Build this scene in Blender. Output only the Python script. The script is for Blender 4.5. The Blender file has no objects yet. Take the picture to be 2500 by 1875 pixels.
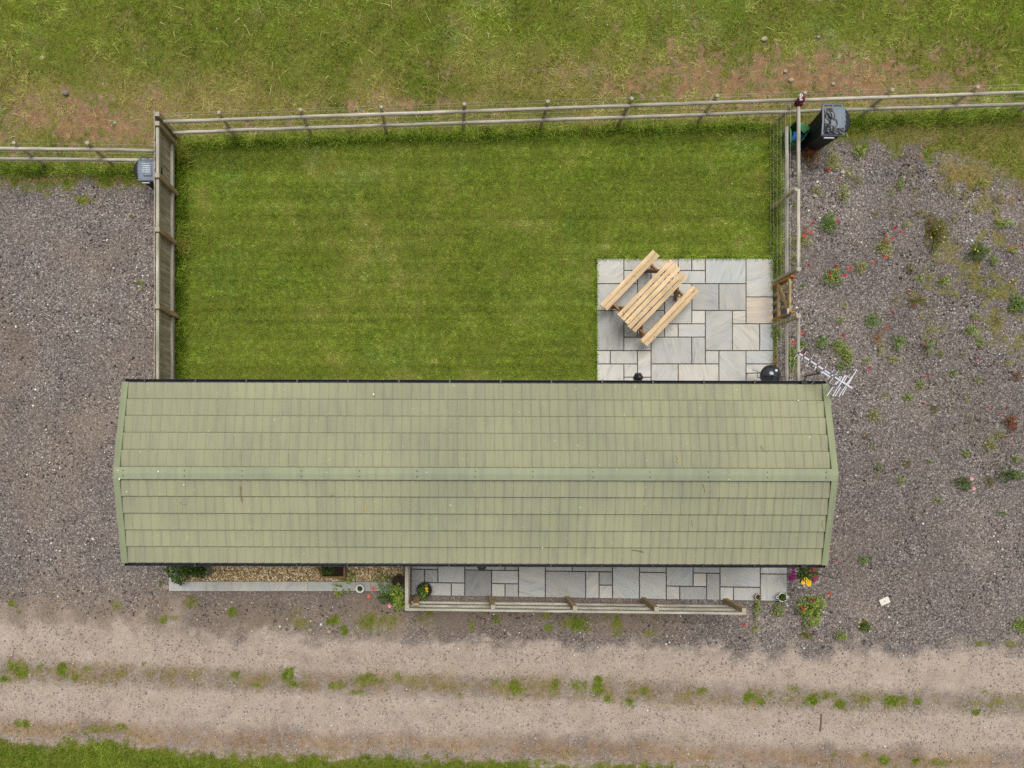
import bpy, bmesh, math, random
import numpy as np
from mathutils import Vector, Matrix

random.seed(7)
RNG = np.random.default_rng(11)
R = math.radians
scene = bpy.context.scene
COL = scene.collection

# ------------------------------------------------------------------ camera
# A drone 15.4 m up looking straight down; the picture was straightened, so the
# point under the drone sits left of and below the middle (lens shift).
H, F = 15.4, 1667.0            # height (m), focal length in photo pixels (2500 wide)
NX, NY = 1100.0, 1110.0        # photo pixel straight below the camera
cam = bpy.data.cameras.new('camera')
cam.sensor_width = 36.0
cam.lens = 36.0 * F / 2500.0
cam.shift_x = (1250.0 - NX) / 2500.0
cam.shift_y = (NY - 937.5) / 2500.0
cam.clip_end = 2000.0
camo = bpy.data.objects.new('camera', cam)
camo.location = (0, 0, H)
COL.objects.link(camo)
scene.camera = camo

# ------------------------------------------------------------------ sky, sun, exposure
SUN_EL, SUN_AZ = R(71), R(6)          # soft light from the top of the picture
world = bpy.data.worlds.new('World')
scene.world = world
world.use_nodes = True
wn, wl = world.node_tree.nodes, world.node_tree.links
wn.clear()
sky = wn.new('ShaderNodeTexSky')
sky.sky_type = 'NISHITA'
sky.sun_disc = False
sky.sun_elevation = SUN_EL
sky.sun_rotation = SUN_AZ
sky.dust_density = 4.0
hsv = wn.new('ShaderNodeHueSaturation')
hsv.inputs['Saturation'].default_value = 0.12     # cloud cover: nearly grey sky
bg = wn.new('ShaderNodeBackground')
bg.inputs['Strength'].default_value = 0.105
wo = wn.new('ShaderNodeOutputWorld')
wl.new(sky.outputs[0], hsv.inputs['Color'])
wl.new(hsv.outputs[0], bg.inputs['Color'])
wl.new(bg.outputs[0], wo.inputs['Surface'])
sun = bpy.data.lights.new('sun', 'SUN')
sun.energy = 2.1
sun.angle = R(36)
sun.color = (1.0, 0.965, 0.91)
suno = bpy.data.objects.new('sun', sun)
d = Vector((math.sin(SUN_AZ) * math.cos(SUN_EL), math.cos(SUN_AZ) * math.cos(SUN_EL), math.sin(SUN_EL)))
suno.rotation_euler = d.to_track_quat('Z', 'Y').to_euler()
suno.location = (0, 8, 30)
COL.objects.link(suno)
vs = scene.view_settings
vs.view_transform = 'Standard'
vs.look = 'None'
vs.exposure = 0.40
vs.gamma = 1.0
scene.render.film_transparent = False
scene.cycles.max_bounces = 5
scene.cycles.diffuse_bounces = 3
scene.cycles.glossy_bounces = 2
scene.cycles.use_denoising = False

# ------------------------------------------------------------------ helpers
SC = F / H                      # photo pixels per metre on the ground


def W(px, py, z=0.0):
    """photo pixel + height -> world point"""
    k = (H - z) / F
    return Vector(((px - NX) * k, (NY - py) * k, z))


def lin(c):
    c = np.asarray(c, float) / 255.0
    return np.where(c <= 0.04045, c / 12.92, ((c + 0.055) / 1.055) ** 2.4)


GAIN = 1.3


def S(r, g, b, k=1.0):
    v = lin((r, g, b)) / GAIN * k
    return (float(v[0]), float(v[1]), float(v[2]), 1.0)


def _hash(ix, iy, seed):
    n = (ix.astype(np.int64) * 374761393 + iy.astype(np.int64) * 668265263 + seed * 974634277) & 0xFFFFFFFF
    n = ((n ^ (n >> 13)) * 1274126177) & 0xFFFFFFFF
    n = (n ^ (n >> 16)) & 0xFFFFFFFF
    return n / 4294967295.0


def vnoise(x, y, seed=0):
    ix, iy = np.floor(x), np.floor(y)
    fx, fy = x - ix, y - iy
    fx = fx * fx * (3 - 2 * fx)
    fy = fy * fy * (3 - 2 * fy)
    a = _hash(ix, iy, seed); b = _hash(ix + 1, iy, seed)
    c = _hash(ix, iy + 1, seed); e = _hash(ix + 1, iy + 1, seed)
    return (a * (1 - fx) + b * fx) * (1 - fy) + (c * (1 - fx) + e * fx) * fy


def fbm(x, y, seed=0, octv=4):
    s, amp, tot = 0.0, 1.0, 0.0
    for o in range(octv):
        s = s + amp * vnoise(x * 2 ** o + 17.3 * o, y * 2 ** o - 9.1 * o, seed + o * 31)
        tot += amp
        amp *= 0.55
    return s / tot


def sstep(a, b, x):
    t = np.clip((x - a) / (b - a), 0, 1)
    return t * t * (3 - 2 * t)


def wmat(o):
    m = Matrix.Identity(4)
    while o is not None:
        m = o.matrix_basis @ m
        o = o.parent
    return m


def tag(o, label=None, cat=None, group=None, kind=None):
    if label: o['label'] = label
    if cat: o['category'] = cat
    if group: o['group'] = group
    if kind: o['kind'] = kind
    return o


def thing(name, loc, rz=0.0, label=None, cat=None, group=None):
    o = bpy.data.objects.new(name, None)
    o.empty_display_size = 0.1
    o.location = loc
    o.rotation_euler = (0, 0, rz)
    COL.objects.link(o)
    return tag(o, label, cat, group)


def add(name, me, mat=None, parent=None, color=None):
    if mat is not None and not me.materials:
        me.materials.append(mat)
    o = bpy.data.objects.new(name, me)
    COL.objects.link(o)
    o.parent = parent
    if color is not None:
        o.color = color
    return o


def frame_along(p, q):
    d = (Vector(q) - Vector(p))
    L = d.length
    d.normalize()
    up = Vector((0, 0, 1)) if abs(d.z) < 0.95 else Vector((0, 1, 0))
    s = d.cross(up).normalized()
    u = s.cross(d).normalized()
    return d, s, u, L


class MB:
    """collects shapes in world (or thing-local) coordinates, built as one mesh"""
    def __init__(self):
        self.v, self.f = [], []

    def quad(self, pts):
        n = len(self.v)
        self.v += [tuple(p) for p in pts]
        self.f.append(tuple(range(n, n + len(pts))))
        return self

    def box(self, c, s, rz=0.0, ch=0.0):
        """centre, full sizes, turned about z, chamfered top and bottom edges"""
        hx, hy, hz = s[0] / 2, s[1] / 2, s[2] / 2
        ch = min(ch, hx * .9, hy * .9, hz * .9)
        n = len(self.v)
        cr, sr = math.cos(rz), math.sin(rz)
        rings = [(hx - ch, hy - ch, -hz), (hx, hy, -hz + ch), (hx, hy, hz - ch), (hx - ch, hy - ch, hz)] if ch > 0 else [(hx, hy, -hz), (hx, hy, hz)]
        for (a, b, z) in rings:
            for (x, y) in ((-a, -b), (a, -b), (a, b), (-a, b)):
                self.v.append((c[0] + x * cr - y * sr, c[1] + x * sr + y * cr, c[2] + z))
        m = len(rings)
        self.f.append((n + 3, n + 2, n + 1, n))
        for r in range(m - 1):
            for k in range(4):
                a = n + r * 4 + k; b = n + r * 4 + (k + 1) % 4
                self.f.append((a, b, b + 4, a + 4))
        t = n + (m - 1) * 4
        self.f.append((t, t + 1, t + 2, t + 3))
        return self

    def bar(self, p, q, w, h, ch=0.0):
        """rectangular bar from p to q, w across (sideways), h up"""
        d, s, u, L = frame_along(p, q)
        n = len(self.v)
        hw, hh = w / 2, h / 2
        ch = min(ch, hw * .8, hh * .8)
        prof = [(-hw + ch, -hh), (hw - ch, -hh), (hw, -hh + ch), (hw, hh - ch), (hw - ch, hh), (-hw + ch, hh), (-hw, hh - ch), (-hw, -hh + ch)] if ch > 0 else [(-hw, -hh), (hw, -hh), (hw, hh), (-hw, hh)]
        k = len(prof)
        for e in (p, q):
            for (a, b) in prof:
                self.v.append(tuple(Vector(e) + s * a + u * b))
        for i in range(k):
            j = (i + 1) % k
            self.f.append((n + i, n + k + i, n + k + j, n + j))
        self.f.append(tuple(n + i for i in range(k)))
        self.f.append(tuple(n + k + i for i in reversed(range(k))))
        return self

    def tube(self, p, q, r0, r1=None, seg=8, mid=0, wob=0.0, cap=True):
        r1 = r0 if r1 is None else r1
        d, s, u, L = frame_along(p, q)
        n = len(self.v)
        m = mid + 2
        for i in range(m):
            t = i / (m - 1)
            c = Vector(p).lerp(Vector(q), t)
            if 0 < i < m - 1 and wob:
                c = c + s * random.uniform(-wob, wob) + u * random.uniform(-wob, wob)
            r = r0 + (r1 - r0) * t
            if wob: r *= random.uniform(.93, 1.07)
            for k in range(seg):
                a = 2 * math.pi * k / seg
                self.v.append(tuple(c + s * (math.cos(a) * r) + u * (math.sin(a) * r)))
        for i in range(m - 1):
            for k in range(seg):
                a = n + i * seg + k; b = n + i * seg + (k + 1) % seg
                self.f.append((a, a + seg, b + seg, b))
        if cap:
            self.f.append(tuple(n + k for k in range(seg)))
            self.f.append(tuple(n + (m - 1) * seg + k for k in reversed(range(seg))))
        return self

    def path(self, pts, r, seg=6):
        for a, b in zip(pts[:-1], pts[1:]):
            self.tube(a, b, r if not callable(r) else r(0), None, seg)
        return self

    def lathe(self, c, prof, seg=20, close_top=False, close_bot=True):
        n = len(self.v)
        for (r, z) in prof:
            for k in range(seg):
                a = 2 * math.pi * k / seg
                self.v.append((c[0] + r * math.cos(a), c[1] + r * math.sin(a), c[2] + z))
        for i in range(len(prof) - 1):
            for k in range(seg):
                a = n + i * seg + k; b = n + i * seg + (k + 1) % seg
                self.f.append((a, b, b + seg, a + seg))
        if close_bot: self.f.append(tuple(n + k for k in reversed(range(seg))))
        if close_top:
            t = n + (len(prof) - 1) * seg
            self.f.append(tuple(t + k for k in range(seg)))
        return self

    def blob(self, c, r, sub=2, jit=0.0, seed=0):
        bm = bmesh.new()
        bmesh.ops.create_icosphere(bm, subdivisions=sub, radius=1.0)
        rd = random.Random(seed)
        n = len(self.v)
        for v in bm.verts:
            k = 1 + rd.uniform(-jit, jit)
            self.v.append((c[0] + v.co.x * r[0] * k, c[1] + v.co.y * r[1] * k, c[2] + v.co.z * r[2] * k))
        for f in bm.faces:
            self.f.append(tuple(n + v.index for v in f.verts))
        bm.free()
        return self

    def mesh(self, name, inv=None, smooth=False):
        me = bpy.data.meshes.new(name)
        vs_ = self.v
        if inv is not None:
            vs_ = [tuple(inv @ Vector(p)) for p in vs_]
        me.from_pydata(vs_, [], self.f)
        if smooth:
            me.polygons.foreach_set('use_smooth', np.ones(len(me.polygons), bool))
        me.update()
        return me

    def build(self, name, mat, parent=None, smooth=False, color=None, local=False):
        inv = None if (parent is None or local) else wmat(parent).inverted()
        return add(name, self.mesh(name, inv, smooth), mat, parent, color)

    def single(self, name, mat, base, label, cat, group=None, smooth=False, color=None):
        """a one-mesh thing with its origin at base"""
        inv = Matrix.Translation(Vector(base)).inverted()
        o = add(name, self.mesh(name, inv, smooth), mat, None, color)
        o.location = base
        return tag(o, label, cat, group)


# ------------------------------------------------------------------ materials
def newmat(name):
    m = bpy.data.materials.new(name)
    m.use_nodes = True
    nt = m.node_tree
    nt.nodes.clear()
    out = nt.nodes.new('ShaderNodeOutputMaterial')
    b = nt.nodes.new('ShaderNodeBsdfPrincipled')
    nt.links.new(b.outputs[0], out.inputs['Surface'])
    b.inputs['Specular IOR Level'].default_value = 0.25
    return m, nt, b


def N(nt, t, **kw):
    n = nt.nodes.new(t)
    for k, v in kw.items():
        if k.startswith('i_'):
            n.inputs[k[2:].replace('_', ' ')].default_value = v
        else:
            setattr(n, k, v)
    return n


def ramp(nt, stops, interp='LINEAR'):
    r = nt.nodes.new('ShaderNodeValToRGB')
    r.color_ramp.interpolation = interp
    el = r.color_ramp.elements
    while len(el) < len(stops): el.new(0.5)
    for e, (p, c) in zip(el, stops):
        e.position = p
        e.color = c if len(c) == 4 else (*c, 1)
    return r


def mix(nt, a, b, fac, mode='MIX'):
    m = nt.nodes.new('ShaderNodeMix')
    m.data_type = 'RGBA'
    m.blend_type = mode
    for sock, v in ((m.inputs[0], fac), (m.inputs[6], a), (m.inputs[7], b)):
        if hasattr(v, 'is_linked') or hasattr(v, 'links'):
            nt.links.new(v, sock)
        else:
            sock.default_value = v
    return m.outputs[2]


def math_(nt, op, a, b=None, clamp=False):
    m = nt.nodes.new('ShaderNodeMath')
    m.operation = op
    m.use_clamp = clamp
    for i, v in enumerate((a, b)):
        if v is None: continue
        if hasattr(v, 'links'): nt.links.new(v, m.inputs[i])
        else: m.inputs[i].default_value = v
    return m.outputs[0]


def jittered_coords(nt, scale, amount=50.0, kind='Object'):
    tc = N(nt, 'ShaderNodeTexCoord')
    oi = N(nt, 'ShaderNodeObjectInfo')
    sc_ = N(nt, 'ShaderNodeVectorMath', operation='MULTIPLY')
    sc_.inputs[1].default_value = scale
    nt.links.new(tc.outputs[kind], sc_.inputs[0])
    ad = N(nt, 'ShaderNodeVectorMath', operation='ADD')
    mu = math_(nt, 'MULTIPLY', oi.outputs['Random'], amount)
    nt.links.new(sc_.outputs[0], ad.inputs[0])
    nt.links.new(mu, ad.inputs[1])
    return ad.outputs[0], oi


def bump(nt, b, h, strength, dist):
    n = N(nt, 'ShaderNodeBump')
    n.inputs['Strength'].default_value = strength
    n.inputs['Distance'].default_value = dist
    nt.links.new(h, n.inputs['Height'])
    nt.links.new(n.outputs[0], b.inputs['Normal'])


def mat_mottle(name, c1, c2, scale=6.0, rough=.7, bmp=.0, spec=.25, usecol=False, stretch=(1, 1, 1), metal=0.0):
    m, nt, b = newmat(name)
    co, oi = jittered_coords(nt, tuple(scale * s for s in stretch))
    n = N(nt, 'ShaderNodeTexNoise', i_Scale=1.0, i_Detail=5.0, i_Roughness=.62)
    nt.links.new(co, n.inputs['Vector'])
    r = ramp(nt, [(.3, c1), (.7, c2)])
    nt.links.new(n.outputs['Fac'], r.inputs[0])
    c = r.outputs[0]
    if usecol:
        c = mix(nt, c, oi.outputs['Color'], 1.0, 'MULTIPLY')
    nt.links.new(c, b.inputs['Base Color'])
    b.inputs['Roughness'].default_value = rough
    b.inputs['Specular IOR Level'].default_value = spec
    b.inputs['Metallic'].default_value = metal
    if bmp: bump(nt, b, n.outputs['Fac'], bmp, .01)
    return m


def mat_wood(name, light, mid, dark, axis=0, knots=.0, rough=.8, grain=1.0):
    m, nt, b = newmat(name)
    st = [28.0 * grain] * 3
    st[axis] = 1.6
    co, oi = jittered_coords(nt, tuple(st))
    n = N(nt, 'ShaderNodeTexNoise', i_Scale=1.0, i_Detail=6.0, i_Roughness=.65)
    nt.links.new(co, n.inputs['Vector'])
    r = ramp(nt, [(.28, dark), (.5, mid), (.72, light)])
    nt.links.new(n.outputs['Fac'], r.inputs[0])
    c = r.outputs[0]
    co2, _ = jittered_coords(nt, (3, 3, 3), 80)
    n2 = N(nt, 'ShaderNodeTexNoise', i_Scale=1.0, i_Detail=3.0)
    nt.links.new(co2, n2.inputs['Vector'])
    r2 = ramp(nt, [(.3, (.72, .74, .72, 1)), (.65, (1.05, 1.03, 1.0, 1))])
    nt.links.new(n2.outputs['Fac'], r2.inputs[0])
    c = mix(nt, c, r2.outputs[0], .8, 'MULTIPLY')
    if knots:
        kst = [17.0] * 3
        kst[axis] = 5.5
        co3, _ = jittered_coords(nt, tuple(kst), 30)
        v = N(nt, 'ShaderNodeTexVoronoi', i_Scale=1.0)
        nt.links.new(co3, v.inputs['Vector'])
        r3 = ramp(nt, [(.10, (1, 1, 1, 1)), (.2, (0, 0, 0, 1))])
        nt.links.new(v.outputs['Distance'], r3.inputs[0])
        gate_ = N(nt, 'ShaderNodeSeparateColor')
        nt.links.new(v.outputs['Color'], gate_.inputs[0])
        k = math_(nt, 'MULTIPLY', r3.outputs[0], math_(nt, 'GREATER_THAN', gate_.outputs[0], .62))
        c = mix(nt, c, S(95, 62, 40), math_(nt, 'MULTIPLY', k, knots))
    # each piece its own tone
    t = N(nt, 'ShaderNodeMapRange')
    t.inputs['To Min'].default_value = .84
    t.inputs['To Max'].default_value = 1.12
    nt.links.new(oi.outputs['Random'], t.inputs['Value'])
    c = mix(nt, c, t.outputs[0], 1.0, 'MULTIPLY')
    nt.links.new(c, b.inputs['Base Color'])
    b.inputs['Roughness'].default_value = rough
    bump(nt, b, n.outputs['Fac'], .35, .006)
    return m


def mat_vcol(name, rough=.65, spec=.2, transl=.0, attr='Col'):
    m, nt, b = newmat(name)
    a = N(nt, 'ShaderNodeAttribute', attribute_name=attr)
    nt.links.new(a.outputs['Color'], b.inputs['Base Color'])
    b.inputs['Roughness'].default_value = rough
    b.inputs['Specular IOR Level'].default_value = spec
    if transl:
        tr = N(nt, 'ShaderNodeBsdfTranslucent')
        nt.links.new(a.outputs['Color'], tr.inputs['Color'])
        ms = N(nt, 'ShaderNodeMixShader')
        ms.inputs[0].default_value = transl
        out = [n for n in nt.nodes if n.type == 'OUTPUT_MATERIAL'][0]
        nt.links.new(b.outputs[0], ms.inputs[1])
        nt.links.new(tr.outputs[0], ms.inputs[2])
        nt.links.new(ms.outputs[0], out.inputs['Surface'])
    return m


def mat_slab():
    m, nt, b = newmat('sandstone_slab')
    tc = N(nt, 'ShaderNodeTexCoord')
    oi = N(nt, 'ShaderNodeObjectInfo')
    rot = N(nt, 'ShaderNodeVectorRotate', rotation_type='Z_AXIS')
    nt.links.new(tc.outputs['Object'], rot.inputs['Vector'])
    nt.links.new(math_(nt, 'MULTIPLY', oi.outputs['Random'], 60.0), rot.inputs['Angle'])
    ad = N(nt, 'ShaderNodeVectorMath', operation='ADD')
    nt.links.new(rot.outputs[0], ad.inputs[0])
    nt.links.new(math_(nt, 'MULTIPLY', oi.outputs['Random'], 300.0), ad.inputs[1])
    mp = N(nt, 'ShaderNodeVectorMath', operation='MULTIPLY')
    mp.inputs[1].default_value = (2.0, 9.0, 1.0)
    nt.links.new(ad.outputs[0], mp.inputs[0])
    n = N(nt, 'ShaderNodeTexNoise', i_Scale=1.0, i_Detail=7.0, i_Roughness=.6, i_Distortion=.9)
    nt.links.new(mp.outputs[0], n.inputs['Vector'])
    r = ramp(nt, [(.24, (.62, .64, .64, 1)), (.42, (.90, .91, .91, 1)), (.55, (1.0, 1.0, 1.0, 1)), (.78, (1.11, 1.10, 1.08, 1))])
    nt.links.new(n.outputs['Fac'], r.inputs[0])
    n2 = N(nt, 'ShaderNodeTexNoise', i_Scale=60.0, i_Detail=3.0)
    nt.links.new(tc.outputs['Object'], n2.inputs['Vector'])
    r2 = ramp(nt, [(.3, (.95, .95, .95, 1)), (.7, (1.04, 1.04, 1.04, 1))])
    nt.links.new(n2.outputs['Fac'], r2.inputs[0])
    n3 = N(nt, 'ShaderNodeTexNoise', i_Scale=3.0, i_Detail=4.0)
    nt.links.new(ad.outputs[0], n3.inputs['Vector'])
    r3 = ramp(nt, [(.35, (.97, .98, 1.02, 1)), (.65, (1.03, 1.0, .95, 1))])
    nt.links.new(n3.outputs['Fac'], r3.inputs[0])
    c = mix(nt, oi.outputs['Color'], r.outputs[0], 1.0, 'MULTIPLY')
    c = mix(nt, c, r2.outputs[0], 1.0, 'MULTIPLY')
    c = mix(nt, c, r3.outputs[0], 1.0, 'MULTIPLY')
    nt.links.new(c, b.inputs['Base Color'])
    b.inputs['Roughness'].default_value = .75
    bump(nt, b, n.outputs['Fac'], .4, .008)
    return m


def mat_roof(name, base, tint, streak):
    """stone-chip coated pressed metal tile: fine grit, streaks running down the slope"""
    m, nt, b = newmat(name)
    tc = N(nt, 'ShaderNodeTexCoord')
    oi = N(nt, 'ShaderNodeObjectInfo')
    geo = N(nt, 'ShaderNodeNewGeometry')
    mp = N(nt, 'ShaderNodeVectorMath', operation='MULTIPLY')
    mp.inputs[1].default_value = (9.0, .9, .0)
    nt.links.new(geo.outputs['Position'], mp.inputs[0])
    ad = N(nt, 'ShaderNodeVectorMath', operation='ADD')
    nt.links.new(mp.outputs[0], ad.inputs[0])
    nt.links.new(math_(nt, 'MULTIPLY', oi.outputs['Random'], 40.0), ad.inputs[1])
    n = N(nt, 'ShaderNodeTexNoise', i_Scale=1.0, i_Detail=5.0, i_Roughness=.6)
    nt.links.new(ad.outputs[0], n.inputs['Vector'])
    r = ramp(nt, [(.34, streak), (.5, base), (.68, tint)])
    nt.links.new(n.outputs['Fac'], r.inputs[0])
    g = N(nt, 'ShaderNodeTexNoise', i_Scale=120.0, i_Detail=2.0)
    nt.links.new(geo.outputs['Position'], g.inputs['Vector'])
    rg = ramp(nt, [(.3, (.88, .88, .88, 1)), (.7, (1.1, 1.1, 1.1, 1))])
    nt.links.new(g.outputs['Fac'], rg.inputs[0])
    big = N(nt, 'ShaderNodeTexNoise', i_Scale=.55, i_Detail=4.0)
    nt.links.new(geo.outputs['Position'], big.inputs['Vector'])
    rb = ramp(nt, [(.32, (.87, .88, .90, 1)), (.65, (1.05, 1.05, 1.0, 1))])
    nt.links.new(big.outputs['Fac'], rb.inputs[0])
    c = mix(nt, r.outputs[0], rg.outputs[0], 1.0, 'MULTIPLY')
    c = mix(nt, c, rb.outputs[0], 1.0, 'MULTIPLY')
    t = N(nt, 'ShaderNodeMapRange')
    t.inputs['To Min'].default_value = .965
    t.inputs['To Max'].default_value = 1.025
    nt.links.new(oi.outputs['Random'], t.inputs['Value'])
    c = mix(nt, c, t.outputs[0], 1.0, 'MULTIPLY')
    # sparse lichen and droppings
    sp = N(nt, 'ShaderNodeTexNoise', i_Scale=14.0, i_Detail=2.0)
    nt.links.new(geo.outputs['Position'], sp.inputs['Vector'])
    rs = ramp(nt, [(.735, (0, 0, 0, 1)), (.76, (1, 1, 1, 1))])
    nt.links.new(sp.outputs['Fac'], rs.inputs[0])
    c = mix(nt, c, S(200, 205, 180), math_(nt, 'MULTIPLY', rs.outputs[0], .6))
    # moss and dirt in the laps
    sp2 = N(nt, 'ShaderNodeTexNoise', i_Scale=5.0, i_Detail=5.0, i_Roughness=.75)
    nt.links.new(geo.outputs['Position'], sp2.inputs['Vector'])
    rs2 = ramp(nt, [(.62, (0, 0, 0, 1)), (.78, (1, 1, 1, 1))])
    nt.links.new(sp2.outputs['Fac'], rs2.inputs[0])
    c = mix(nt, c, S(112, 104, 78), math_(nt, 'MULTIPLY', rs2.outputs[0], .3))
    nt.links.new(c, b.inputs['Base Color'])
    b.inputs['Roughness'].default_value = .85
    b.inputs['Specular IOR Level'].default_value = .15
    bump(nt, b, g.outputs['Fac'], .3, .003)
    return m


def mat_ground():
    m, nt, b = newmat('ground_cover')
    geo = N(nt, 'ShaderNodeNewGeometry')
    P = geo.outputs['Position']
    A = N(nt, 'ShaderNodeAttribute', attribute_name='mask_a')
    B = N(nt, 'ShaderNodeAttribute', attribute_name='mask_b')
    sa = N(nt, 'ShaderNodeSeparateColor'); nt.links.new(A.outputs['Color'], sa.inputs[0])
    sb = N(nt, 'ShaderNodeSeparateColor'); nt.links.new(B.outputs['Color'], sb.inputs[0])
    grass, soil, track = sa.outputs[0], sa.outputs[1], sa.outputs[2]
    dry, dark, brown = sb.outputs[0], sb.outputs[1], sb.outputs[2]

    def noise(scale, det=4.0, rough=.6, seed=0.0):
        n = N(nt, 'ShaderNodeTexNoise', i_Scale=scale, i_Detail=det, i_Roughness=rough)
        mp = N(nt, 'ShaderNodeVectorMath', operation='ADD')
        mp.inputs[1].default_value = (seed, seed * 1.7, 0)
        nt.links.new(P, mp.inputs[0])
        nt.links.new(mp.outputs[0], n.inputs['Vector'])
        return n.outputs['Fac']

    def vor(scale, seed=0.0):
        v = N(nt, 'ShaderNodeTexVoronoi', i_Scale=scale)
        mp = N(nt, 'ShaderNodeVectorMath', operation='ADD')
        mp.inputs[1].default_value = (seed, seed * 2.3, 0)
        nt.links.new(P, mp.inputs[0])
        nt.links.new(mp.outputs[0], v.inputs['Vector'])
        s = N(nt, 'ShaderNodeSeparateColor')
        nt.links.new(v.outputs['Color'], s.inputs[0])
        return v.outputs['Distance'], s.outputs[0], s.outputs[1]
    # loose gravel: chips of two sizes
    d1, c1, e1 = vor(36.0)
    d2, c2, e2 = vor(78.0, 5.0)
    stops = [(.0, S(58, 53, 54)), (.25, S(91, 84, 83)), (.55, S(122, 114, 111)), (.8, S(151, 143, 139)), (.93, S(188, 180, 172)), (1.0, S(228, 222, 210))]
    r1 = ramp(nt, stops); nt.links.new(c1, r1.inputs[0])
    r2 = ramp(nt, stops); nt.links.new(c2, r2.inputs[0])
    grav = mix(nt, r1.outputs[0], r2.outputs[0], .5)
    # gaps between the chips
    rd = ramp(nt, [(.35, (1.05, 1.05, 1.05, 1)), (.75, (.55, .53, .52, 1))]); nt.links.new(d1, rd.inputs[0])
    grav = mix(nt, grav, rd.outputs[0], .75, 'MULTIPLY')
    # warm dust trodden in
    rb = ramp(nt, [(.35, (0, 0, 0, 1)), (.65, (1, 1, 1, 1))])
    nb = noise(1.3, 5.0, .6, 3.0)
    nt.links.new(nb, rb.inputs[0])
    bf = math_(nt, 'MULTIPLY', math_(nt, 'ADD', math_(nt, 'MULTIPLY', rb.outputs[0], .3), brown), .8, True)
    dust = mix(nt, S(120, 105, 92), S(143, 126, 110), noise(9.0))
    grav = mix(nt, grav, dust, bf)
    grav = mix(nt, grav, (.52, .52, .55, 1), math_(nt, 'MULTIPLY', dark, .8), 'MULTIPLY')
    tone = ramp(nt, [(.3, (.84, .84, .85, 1)), (.7, (1.1, 1.09, 1.07, 1))])
    nt.links.new(noise(.7, 6.0, .65, 15.0), tone.inputs[0])
    grav = mix(nt, grav, tone.outputs[0], 1.0, 'MULTIPLY')
    # compacted track
    rt = ramp(nt, [(.25, S(148, 134, 121)), (.5, S(168, 153, 140)), (.75, S(181, 168, 155))])
    nt.links.new(noise(2.2, 8.0, .7, 9.0), rt.inputs[0])
    d3, c3, e3 = vor(70.0, 2.0)
    rt3 = ramp(nt, [(.0, (.76, .76, .76, 1)), (.5, (1, 1, 1, 1)), (.9, (1.1, 1.1, 1.1, 1)), (1.0, (1.35, 1.35, 1.33, 1))])
    nt.links.new(c3, rt3.inputs[0])
    trk = mix(nt, rt.outputs[0], rt3.outputs[0], .8, 'MULTIPLY')
    tf = math_(nt, 'MULTIPLY', math_(nt, 'ADD', track, math_(nt, 'MULTIPLY', math_(nt, 'SUBTRACT', noise(7.0, 6.0, .7, 4.0), .5), .9)), track, True)
    rtf = ramp(nt, [(.1, (0, 0, 0, 1)), (.6, (1, 1, 1, 1))]); nt.links.new(tf, rtf.inputs[0])
    col = mix(nt, grav, trk, rtf.outputs[0])
    # bare earth
    rs = ramp(nt, [(.3, S(108, 82, 54)), (.55, S(146, 113, 78)), (.75, S(176, 144, 106))])
    nt.links.new(noise(6.0, 8.0, .7, 6.0), rs.inputs[0])
    col = mix(nt, col, rs.outputs[0], math_(nt, 'MULTIPLY', soil, math_(nt, 'ADD', .35, math_(nt, 'MULTIPLY', noise(18.0, 6.0, .75, 12.0), 1.2)), True))
    # thatch under the grass
    rgn = ramp(nt, [(.25, S(58, 68, 14)), (.5, S(92, 104, 28)), (.75, S(124, 126, 48))])
    nt.links.new(noise(16.0, 6.0, .7, 1.0), rgn.inputs[0])
    rgd = ramp(nt, [(.25, S(92, 82, 48)), (.5, S(128, 114, 70)), (.8, S(160, 142, 96))])
    nt.links.new(noise(14.0, 6.0, .7, 2.0), rgd.inputs[0])
    gcol = mix(nt, rgn.outputs[0], rgd.outputs[0], dry)
    gn = math_(nt, 'ADD', grass, math_(nt, 'MULTIPLY', math_(nt, 'SUBTRACT', noise(12.0, 6.0, .75, 8.0), .5), 1.1))
    rgf = ramp(nt, [(.3, (0, 0, 0, 1)), (.85, (1, 1, 1, 1))]); nt.links.new(gn, rgf.inputs[0])
    gf = math_(nt, 'MULTIPLY', rgf.outputs[0], math_(nt, 'MULTIPLY', grass, 3.0, True))
    col = mix(nt, col, gcol, gf)
    nt.links.new(col, b.inputs['Base Color'])
    b.inputs['Roughness'].default_value = .95
    b.inputs['Specular IOR Level'].default_value = .1
    hh = math_(nt, 'SUBTRACT', 1.0, d1)
    bump(nt, b, hh, .5, .012)
    return m


M = {}
M['slab'] = mat_slab()
M['ground'] = mat_ground()
M['roof'] = mat_roof('roof_tile_grit', S(152, 152, 125), S(156, 157, 126), S(145, 144, 122))
M['ridge'] = mat_roof('ridge_grit', S(150, 155, 129), S(154, 160, 133), S(144, 148, 125))
M['verge'] = mat_roof('verge_trim', S(142, 149, 118), S(148, 155, 123), S(136, 142, 114))
M['gutter'] = mat_mottle('black_gutter', S(34, 35, 42), S(52, 53, 60), 3.0, .45, 0, .4)
M['wall'] = mat_wood('timber_cladding', S(232, 228, 214), S(220, 214, 198), S(196, 190, 172), 0)
M['frame'] = mat_mottle('window_frame', S(215, 215, 210), S(235, 235, 230), 2.0, .4)
M['glass'] = mat_mottle('window_glass', S(60, 72, 80), S(80, 92, 100), 1.0, .08, 0, .6)
greyw = (S(206, 202, 190), S(182, 176, 162), S(140, 132, 116))
M['wood_x'] = mat_wood('weathered_rail_x', *greyw, axis=0)
M['wood_y'] = mat_wood('weathered_rail_y', *greyw, axis=1)
brownw = (S(212, 200, 168), S(188, 174, 142), S(152, 138, 108))
M['post'] = mat_wood('fence_post_wood', *brownw, axis=2)
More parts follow.
